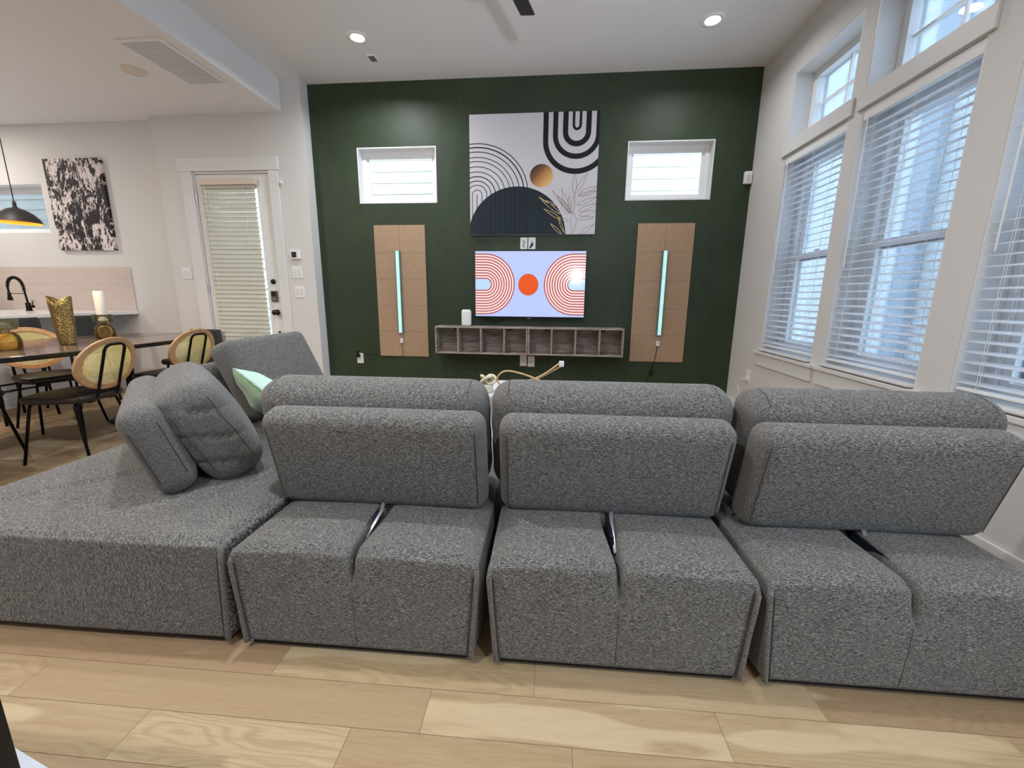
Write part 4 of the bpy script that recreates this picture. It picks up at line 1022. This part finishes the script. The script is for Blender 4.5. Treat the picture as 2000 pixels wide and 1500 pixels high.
def cane_chair(label):
    t = thing('cane_chair', label, 'chair', (0, 0, 0), 0, 'cane backed dining chairs')
    # seat: soft-cornered pad, wider in front
    def f(x, y, z):
        k = (1-(x/.23)**2)*(1-(y/.23)**2); x *= 1+.10*y/.23
        return (x, y, z+(.012*k if z > 0 else 0))
    bm = rbox(.225, .225, .022, .02, 10, 10, 1, None, (0, 0, 0))
    for v in bm.verts:
        x, y, z = v.co; r4 = (abs(x/.225)**3.2+abs(y/.225)**3.2)**(1/3.2); m_ = max(abs(x/.225), abs(y/.225)); s = m_/r4 if r4 > 0 else 1
        x *= s; y *= s; x *= 1+.08*y/.225; v.co = (x, y, z+.445+(.010*(1-(m_)**2) if z > 0 else 0))
    obj('seat', bm, SEATM, t, smooth=True)
    r = .0095
    for sx_ in (-1, 1):
        bm = bmesh.new(); tube(bm, bend([(sx_*.05, .15, .414), (sx_*.165, .15, .414), (sx_*.215, .215, .004)], .03), r, 10); obj('leg', bm, BLACKM, t, smooth=True)
        bm = bmesh.new(); tube(bm, bend([(sx_*.05, -.13, .414), (sx_*.155, -.13, .414), (sx_*.205, -.215, .004)], .03), r, 10); obj('leg', bm, BLACKM, t, smooth=True)
    bm = bmesh.new(); tube(bm, [(0, .15, .412), (0, -.13, .412)], .008, 8); tube(bm, [(-.06, .15, .414), (.06, .15, .414)], r, 8); tube(bm, [(-.06, -.13, .414), (.06, -.13, .414)], r, 8); obj('seat_frame', bm, BLACKM, t, smooth=True)
    # back: U shaped tube behind a cane disc in a wooden ring
    bm = bmesh.new(); a = .28
    B = lambda x, z, off=0.: (x, -.222-(z-.45)*a-off, z)
    tube(bm, bend([(-.078, -.12, .414), (-.078, -.185, .414), B(-.078, .45), B(-.078, .81, .016), B(.078, .81, .016), B(.078, .45), (.078, -.185, .414), (.078, -.12, .414)], .05, 6), r, 10); obj('back_frame', bm, BLACKM, t, smooth=True)
    bm = bmesh.new(); n = 48; RX, RZ = .235, .182; zc = .675
    for (ra, rb, ya, yb) in ((1., .86, -.014, .014),):
        rings = []
        for (k_, yy) in ((1.0, -.006), (.985, -.010), (.81, -.009), (.80, -.005), (.80, .005), (.81, .009), (.985, .010), (1.0, .006)):
            rings.append([bm.verts.new((RX*(k_ if k_ > .9 else k_)*math.cos(2*PI*i/n), 0, 0)) for i in range(n)])
            for i, v in enumerate(rings[-1]):
                x = RX*k_*math.cos(2*PI*i/n); z = zc+RZ*k_*math.sin(2*PI*i/n); v.co = (x, -.222-(z-.45)*a+yy+.006-.05*(x/RX)**2*-.6, z)
        for q in range(8):
            for i in range(n): bm.faces.new((rings[q][i], rings[q][(i+1) % n], rings[(q+1) % 8][(i+1) % n], rings[(q+1) % 8][i]))
    obj('back_ring', bm, WOODRING, t)
    bm = bmesh.new(); ctr = bm.verts.new((0, -.222-(zc-.45)*a+.006, zc)); prev = None
    for kk in (.3, .6, .81):
        cur = [bm.verts.new((RX*kk*math.cos(2*PI*i/n), -.222-(zc+RZ*kk*math.sin(2*PI*i/n)-.45)*a+.006+.03*(kk*math.cos(2*PI*i/n))**2, zc+RZ*kk*math.sin(2*PI*i/n))) for i in range(n)]
        for i in range(n):
            if prev is None: bm.faces.new((ctr, cur[i], cur[(i+1) % n]))
            else: bm.faces.new((prev[i], cur[i], cur[(i+1) % n], prev[(i+1) % n]))
        prev = cur
    obj('cane_panel', bm, CANE, t, smooth=True)
    return t
def copy_tree(o, parent=None):
    c = o.copy(); C.objects.link(c); c.parent = parent
    for ch_ in list(o.children): copy_tree(ch_, c)
    return c
ch0 = cane_chair('cane chair in full view left of the sofa corner, on the table near side')
ch0.location = (-3.36, -2.02, 0); ch0.rotation_euler.z = 1.70
for (x, y, a, lab) in ((-3.44, -1.18, 1.56, 'round backed cane chair with its disc peeking above the grey sofa cushions'),
                       (-4.33, -1.42, 4.45, 'cane chair across the table, its disc half hidden by the tabletop and gold vase'),
                       (-4.10, -2.22, 4.62, 'cane chair cut off by the left edge, only its seat tip and a leg showing'),
                       (-3.30, -2.86, -.35, 'cane chair at the near table end, cut off by the left edge')):
    c = copy_tree(ch0); c.location = (x, y, 0); c.rotation_euler.z = a; c['label'] = lab
# dark upholstered chair at the far head of the table
DUP = mat('charcoal_upholstery', srgb(48, 52, 54), .7)
hc = thing('upholstered_chair', 'dark upholstered chair at the far end of the table by the door', 'chair', (-3.90, -.42, 0), PI)
bm = rbox(.21, .20, .03, .025, 6, 6, 1, center=(0, 0, .45)); obj('seat', bm, DUP, hc, smooth=True)
bm = rbox(.185, .02, .155, .02, 8, 1, 6, center=(0, -.20, .615)); obj('backrest', bm, DUP, hc, smooth=True)
for sx_ in (-1, 1):
    bm = bmesh.new(); tube(bm, [(sx_*.17, .15, .42), (sx_*.2, .19, .004)], .011, 8); obj('leg', bm, BLACKM, hc, smooth=True)
    bm = bmesh.new(); tube(bm, [(sx_*.17, -.15, .42), (sx_*.2, -.2, .004)], .011, 8); obj('leg', bm, BLACKM, hc, smooth=True)
    bm = bmesh.new(); tube(bm, [(sx_*.17, -.16, .42), (sx_*.17, -.198, .48)], .01, 8); obj('back_post', bm, BLACKM, hc)
# counter stools
def stool(y, label):
    t = thing('counter_stool', label, 'stool', (-4.93, y, 0), PI/2, 'dark stools at the counter')
    bm = rbox(.21, .20, .035, .03, 6, 6, 1, center=(0, 0, .62)); obj('seat', bm, DUP, t, smooth=True)
    def f(x, yy, z): return (x*(1-.06*(z/.16)), yy+.05*(x/.22)**2, z)
    bm = rbox(.22, .02, .16, .02, 10, 1, 6, f, center=(0, -.22, .775)); obj('backrest', bm, DUP, t, smooth=True)
    for sx_ in (-1, 1):
        bm = bmesh.new(); tube(bm, [(sx_*.16, -.15, .6), (sx_*.2, -.19, .004)], .011, 8); obj('leg', bm, BLACKM, t, smooth=True)
        bm = bmesh.new(); tube(bm, [(sx_*.16, .15, .6), (sx_*.2, .19, .004)], .011, 8); obj('leg', bm, BLACKM, t, smooth=True)
    bm = bmesh.new(); tube(bm, [(-.185, -.175, .30), (.185, -.175, .30), (.185, .175, .30), (-.185, .175, .30)], .009, 8, closed=True); obj('footrest', bm, BLACKM, t, smooth=True)
    return t
stool(-.74, 'dark counter stool nearest the wall, behind the right candle holder')
stool(-1.33, 'dark counter stool second from the wall, left of the gold vase')
# table top objects
def lathe_obj(name, prof, m, parent, n=40, M=None, smooth=True, cap0=False, cap1=False):
    bm = bmesh.new(); lathe(bm, prof, n, cap0=cap0, cap1=cap1); return obj(name, bm, m, parent, smooth=smooth)
AMBER = glassmat('amber_glass', (.985, .91, .66, 1), 1.0, .03); SMOKE = glassmat('pale_green_glass', (.93, .95, .86, 1), 1.0, .03)
for gm, gc in ((AMBER, srgb(214, 168, 80)), (SMOKE, srgb(196, 200, 170))):
    nt = gm.node_tree; o_ = [n for n in nt.nodes if n.type == 'OUTPUT_MATERIAL'][0]; l0 = o_.inputs[0].links[0].from_socket
    df = nt.nodes.new('ShaderNodeBsdfTranslucent'); df.inputs[0].default_value = gc; d2 = nt.nodes.new('ShaderNodeBsdfDiffuse'); d2.inputs[0].default_value = gc; ms = nt.nodes.new('ShaderNodeMixShader'); ms.inputs[0].default_value = .5
    nt.links.new(df.outputs[0], ms.inputs[1]); nt.links.new(d2.outputs[0], ms.inputs[2]); m3 = nt.nodes.new('ShaderNodeMixShader'); m3.inputs[0].default_value = .05; nt.links.new(l0, m3.inputs[1]); nt.links.new(ms.outputs[0], m3.inputs[2]); nt.links.new(m3.outputs[0], o_.inputs[0])
def holder(x, y, label, candle):
    t = thing('candle_holder', label, 'candle holder', (x, y, .7706), 0, 'two tone glass candle holders on the dining table')
    lathe_obj('amber_base', [(.002, .0), (.062, .0), (.068, .012), (.069, .065), (.062, .095), (.045, .118), (.022, .128), (.022, .122), (.042, .110), (.056, .09), (.062, .062), (.061, .014), (.054, .007), (.002, .007)], AMBER, t)
    lathe_obj('glass_dish', [(.022, .128), (.032, .134), (.058, .142), (.067, .155), (.068, .205), (.064, .205), (.062, .158), (.05, .147), (.022, .138), (.002, .138)], SMOKE, t)
    return t
holder(-3.87, -1.31, 'amber glass candle holder bearing a white pillar candle', True)
holder(-3.665, -2.12, 'amber glass candle holder cut off by the left edge', False)
cdl = thing('pillar_candle', 'white pillar candle standing in the amber glass holder', 'candle', (-3.87, -1.31, .7706+.1395))
bm = bmesh.new(); lathe(bm, [(.034, 0), (.0355, .004), (.0355, .258), (.030, .264), (.0, .260)], 32, cap0=True); obj('wax', bm, mat('candle_wax', srgb(236, 232, 224), .5), cdl, smooth=True)
bm = bmesh.new(); tube(bm, [(0, 0, .259), (.001, 0, .272)], .0014, 6); obj('wick', bm, BLACKP, cdl)
m, nt, p = newmat('hammered_gold'); p.inputs['Base Color'].default_value = srgb(146, 126, 78); p.inputs['Metallic'].default_value = .9; p.inputs['Roughness'].default_value = .28
vo = nt.nodes.new('ShaderNodeTexVoronoi'); vo.inputs['Scale'].default_value = 1; nt.links.new(mapped(nt, (90, 90, 190)), vo.inputs['Vector'])
b = nt.nodes.new('ShaderNodeBump'); b.inputs['Strength'].default_value = .9; b.inputs['Distance'].default_value = .004; nt.links.new(vo.outputs['Distance'], b.inputs['Height']); nt.links.new(b.outputs[0], p.inputs['Normal'])
gv = thing('gold_vase', 'hammered gold vase with a flared V notched rim, on the dining table', 'vase', (-3.66, -1.77, .7706), .35)
bm = bmesh.new(); n = 48; rings = []
for k, (rx, ry, z) in enumerate([(.050, .034, 0), (.053, .036, .01), (.060, .04, .10), (.064, .045, .2), (.069, .05, .29), (.074, .055, .36)]):
    rings.append([bm.verts.new((rx*math.cos(2*PI*i/n), ry*math.sin(2*PI*i/n), z - (0 if k < 5 else (.055 if k == 5 else 0)*(1-abs(math.cos(2*PI*i/n)))**1.2))) for i in range(n)])
for A, B in zip(rings, rings[1:]):
    for i in range(n): bm.faces.new((A[i], A[(i+1) % n], B[(i+1) % n], B[i]))
bm.faces.new(rings[0]); o = obj('vase_body', bm, m, gv, smooth=True); s_ = o.modifiers.new('wall', 'SOLIDIFY'); s_.thickness = .004; s_.offset = -1

# pendant lamp
pl = thing('pendant_lamp', 'black dome pendant lamp with a glowing gold inside, hanging over the dining table', 'pendant lamp', (-3.9, -1.74, 1.652))
bm = bmesh.new(); lathe(bm, [(.010, .115), (.017, .104), (.05, .092), (.085, .068), (.114, .034), (.130, .0)], 48); o = obj('lamp_shade', bm, mat('shade_black', srgb(40, 36, 34), .5), pl, smooth=True)
bm = bmesh.new(); lathe(bm, [(.010, .109), (.017, .099), (.048, .087), (.082, .064), (.111, .031), (.127, .0)], 48); obj('gold_lining', bm, mat('gold_lining', srgb(236, 150, 60), .35, .6), pl, smooth=True)
bm = bmesh.new(); lathe(bm, [(.004, .104), (.014, .098), (.016, .082), (.026, .065), (.025, .045), (.0, .03)], 24); obj('bulb', bm, mat('bulb_warm', (1, .7, .4, 1), .4, emit=(1, .62, .28, 1), es=14), pl, smooth=True)
bm = bmesh.new(); tube(bm, [(0, 0, .113), (0, 0, HB-1.652-.02)], .003, 8); obj('cord', bm, BLACKP, pl)
bm = bmesh.new(); lathe(bm, [(.010, .112), (.011, .14), (.005, .152)], 16); obj('socket_cap', bm, BLACKP, pl, smooth=True)
bm = bmesh.new(); lathe(bm, [(.05, HB-1.652-.0006), (.05, HB-1.652-.02), (.004, HB-1.652-.024)], 24, cap0=True); obj('canopy', bm, BLACKP, pl)
area_lamp('pendant_bulb', (0, 0, .03), .10, 7, (1, .66, .38), parent=pl)

# ================================================================== KITCHEN
# counter peninsula with base
ISX = -5.45
pn = thing('kitchen_peninsula', 'white kitchen peninsula base behind the dining table', 'kitchen counter', (0, 0, 0))
bm = bmesh.new(); box(bm, -6.35, ISX, -3.4, YK-.002, .001, .919); obj('base_panel', bm, mat('cabinet_white', srgb(234, 238, 248), .45), pn)
bm = bmesh.new(); box(bm, ISX, ISX+.012, -3.4, YK-.002, .001, .10); obj('toe_board', bm, TRIM, pn)
wt = thing('countertop', 'white speckled stone countertop running out from the tiled kitchen wall', 'countertop', (0, 0, 0))
bm = bmesh.new(); box(bm, -6.5, -4.875, -3.5, YK-.002, .92, .955); obj('stone_slab', bm, mat('white_quartz', srgb(230, 230, 232), .2, var=.05, vscale=60), wt, bevel=.003)
# tiled backsplash
def tile_mat():
    m, nt, p = newmat('glossy_subway_tile'); br = nt.nodes.new('ShaderNodeTexBrick'); tc = nt.nodes.new('ShaderNodeTexCoord'); sp = nt.nodes.new('ShaderNodeSeparateXYZ'); cb = nt.nodes.new('ShaderNodeCombineXYZ')
    nt.links.new(tc.outputs['Object'], sp.inputs[0]); nt.links.new(sp.outputs[0], cb.inputs[0]); nt.links.new(sp.outputs[2], cb.inputs[1]); nt.links.new(cb.outputs[0], br.inputs['Vector'])
    br.offset = .5; br.inputs['Scale'].default_value = 1; br.inputs['Brick Width'].default_value = .20; br.inputs['Row Height'].default_value = .072; br.inputs['Mortar Size'].default_value = .0022; br.inputs['Mortar Smooth'].default_value = .3
    br.inputs['Color1'].default_value = srgb(208, 193, 184); br.inputs['Color2'].default_value = srgb(202, 188, 180); br.inputs['Mortar'].default_value = srgb(218, 208, 200)
    nt.links.new(br.outputs['Color'], p.inputs['Base Color']); p.inputs['Roughness'].default_value = .12; p.inputs['Specular IOR Level'].default_value = .6
    b = nt.nodes.new('ShaderNodeBump'); b.inputs['Strength'].default_value = .5; b.inputs['Distance'].default_value = .002; b.invert = True; nt.links.new(br.outputs['Fac'], b.inputs['Height']); nt.links.new(b.outputs[0], p.inputs['Normal']); return m
bs = thing('tile_backsplash', 'glossy pinkish beige subway tile backsplash behind the black faucet', 'backsplash')
bm = bmesh.new(); box(bm, -8.0, -4.885, YK-.011, YK-.001, .9555, 1.455); obj('tile_field', bm, tile_mat(), bs)
# faucet
fa = thing('kitchen_faucet', 'black spring neck kitchen faucet on the white counter', 'faucet', (-5.86, -.38, .9555), 0)
bm = bmesh.new(); lathe(bm, [(.03, 0), (.03, .006), (.024, .01), (.023, .085), (.02, .09)], 24, cap0=True, cap1=True); obj('body', bm, BLACKM, fa, smooth=True)
arc = [(0, 0, .08), (-.012, 0, .22)]+[(-.012-.10+.10*math.cos(a), 0, .26+.10*math.sin(a)*1.05) for a in [PI*k/14 for k in range(15)]]+[(-.212, 0, .20)]
bm = bmesh.new(); tube(bm, arc, .009, 10); obj('spout', bm, BLACKM, fa, smooth=True)
def coil(path, R, r, turns):
    P = [Vector(p) for p in path]; L = [0]
    for a, b_ in zip(P, P[1:]): L.append(L[-1]+(b_-a).length)
    out = []; N = turns*8
    for k in range(N+1):
        s = L[-1]*k/N; i = max(j for j in range(len(L)) if L[j] <= s+1e-9); i = min(i, len(P)-2); u = (s-L[i])/(L[i+1]-L[i]); p_ = P[i].lerp(P[i+1], u); t_ = (P[i+1]-P[i]).normalized(); n1 = Vector((0, 1, 0)); n2 = t_.cross(n1)
        a = 2*PI*k/8; out.append(p_+n1*R*math.cos(a)+n2*R*math.sin(a))
    return out
bm = bmesh.new(); tube(bm, coil(arc[1:-1], .015, .0032, 24), .0032, 5); obj('spring', bm, BLACKM, fa, smooth=True)
bm = bmesh.new(); tube(bm, [(-.212, 0, .205), (-.212, 0, .16), (-.212, 0, .15), (-.212, 0, .115)], [.014, .016, .02, .023], 14); obj('spray_head', bm, BLACKM, fa, smooth=True)
bm = bmesh.new(); tube(bm, [(-.008, 0, .19), (-.205, 0, .19)], .004, 8); obj('docking_arm', bm, BLACKM, fa)
bm = bmesh.new(); tube(bm, [(.02, 0, .05), (.062, 0, .05)], .016, 12); tube(bm, [(.055, 0, .055), (.062, 0, .115)], .005, 8); obj('lever', bm, BLACKM, fa, smooth=True)
# kitchen wall art
m, nt, p = newmat('ink_splash_print')
a = noise(nt, mapped(nt, (6.5, 1, 3.4)), 1, 7, .74, 1.2); b2 = noise(nt, mapped(nt, (34, 1, 13), loc=(4, 0, 2)), 1, 5, .7, 1.0)
s = math_n(nt, 'ADD', math_n(nt, 'MULTIPLY', a, .62), math_n(nt, 'MULTIPLY', b2, .38))
nt.links.new(ramp(nt, s, [(.0, srgb(24, 20, 26)), (.502, srgb(30, 24, 30)), (.51, srgb(96, 86, 92)), (.518, srgb(226, 214, 214)), (1, srgb(238, 226, 224))]), p.inputs['Base Color']); p.inputs['Roughness'].default_value = .7
ka = thing('ink_canvas', 'tall black and white ink splatter canvas on the kitchen wall', 'painting', (-5.352, YK, 1.643))
bm = bmesh.new(); box(bm, -.353, .353, -.035, -.0008, 0, .973); obj('stretched_canvas', bm, m, ka, bevel=.002)
# added unseen downlights that brighten the kitchen and dining side
for x, y, w_, lab in ((-6.6, -1.0, 30, 'added unseen downlight over the kitchen, beyond the left edge'), (-4.6, -3.6, 42, 'added unseen downlight over the walkway left of the viewpoint'), (-3.7, -2.6, 27, 'added unseen downlight above the near end of the dining table')):
    t = thing('added_downlight', lab, 'ceiling light', (x, y, HB), 0, 'added downlights of the low ceiling')
    bm = bmesh.new(); lathe(bm, [(.055, -.0035), (.066, -.010), (.085, -.008), (.092, -.0006)], 40); obj('trim_ring', bm, WPLAST, t, smooth=True)
    bm = bmesh.new(); lathe(bm, [(.001, -.005), (.0555, -.005)], 40, cap0=True); obj('diffuser', bm, GLOW, t)
    area_lamp('downlight_bulb', (0, 0, -.014), .11, w_, (1.0, .93, .85), parent=t)

# ================================================================== NEAR CORNER: black cabinet edge and white mat
bk = thing('black_cabinet', 'edge of a black cabinet in the bottom left corner', 'cabinet', (-.942, -4.081, 0))
bm = bmesh.new(); box(bm, -.60, .0, -.42, .0, .001, .72); obj('cabinet_body', bm, mat('black_lacquer', srgb(18, 18, 22), .4), bk, bevel=.003)
wm = bmesh.new(); o = obj('white_mat', wm, WPLAST)
bpy.data.objects.remove(o)
wm = bmesh.new(); A = [(-1.52, -3.822), (-1.333, -3.866), (-1.19, -3.90), (-1.10, -4.25), (-1.5, -4.3)]
lo = [wm.verts.new((x, y, .001)) for x, y in A]; hi = [wm.verts.new((x, y, .006)) for x, y in A]; wm.faces.new(lo); wm.faces.new(hi)
for i in range(5): wm.faces.new((lo[i], lo[(i+1) % 5], hi[(i+1) % 5], hi[i]))
tag(obj('floor_mat', wm, mat('white_cloth_mat', srgb(222, 228, 240), .7)), 'white mat corner on the oak floor beside the black cabinet', 'mat')

# ================================================================== added floor lamp, unseen behind the viewpoint (throws the fan shadow on the ceiling)
fl = thing('added_floor_lamp', 'added unseen floor lamp behind the viewpoint, aimed up to throw the fan shadow', 'floor lamp', (.52, -5.03, 0))
bm = bmesh.new(); lathe(bm, [(.14, .001), (.14, .015), (.02, .03), (.012, .04), (.012, 1.50), (.016, 1.52)], 28, cap0=True, cap1=True); obj('stand', bm, BLACKM, fl, smooth=True)
aim = Vector((-.454+.10, -.544+.30, 3.28))-Vector((.52, -5.03, 1.63))
bm = bmesh.new(); Mq = aim.to_track_quat('Z', 'Y').to_matrix().to_4x4()
lathe(bm, [(.0, -.12), (.04, -.11), (.05, -.06), (.085, .0), (.087, .0), (.052, -.065), (.042, -.115), (.0, -.125)], 28, center=(0, 0, 1.63), M=Mq); obj('lamp_head', bm, BLACKM, fl, smooth=True)
sd = bpy.data.lights.new('aimed_bulb', 'SPOT'); sd.energy = 230; sd.spot_size = .95; sd.spot_blend = 1.0; sd.shadow_soft_size = .07; sd.color = (.97, .98, 1)
so_ = bpy.data.objects.new('aimed_bulb', sd); C.objects.link(so_); so_.parent = fl; so_.location = Vector((0, 0, 1.63))-aim.normalized()*.02; so_.rotation_euler = aim.to_track_quat('-Z', 'Y').to_euler()
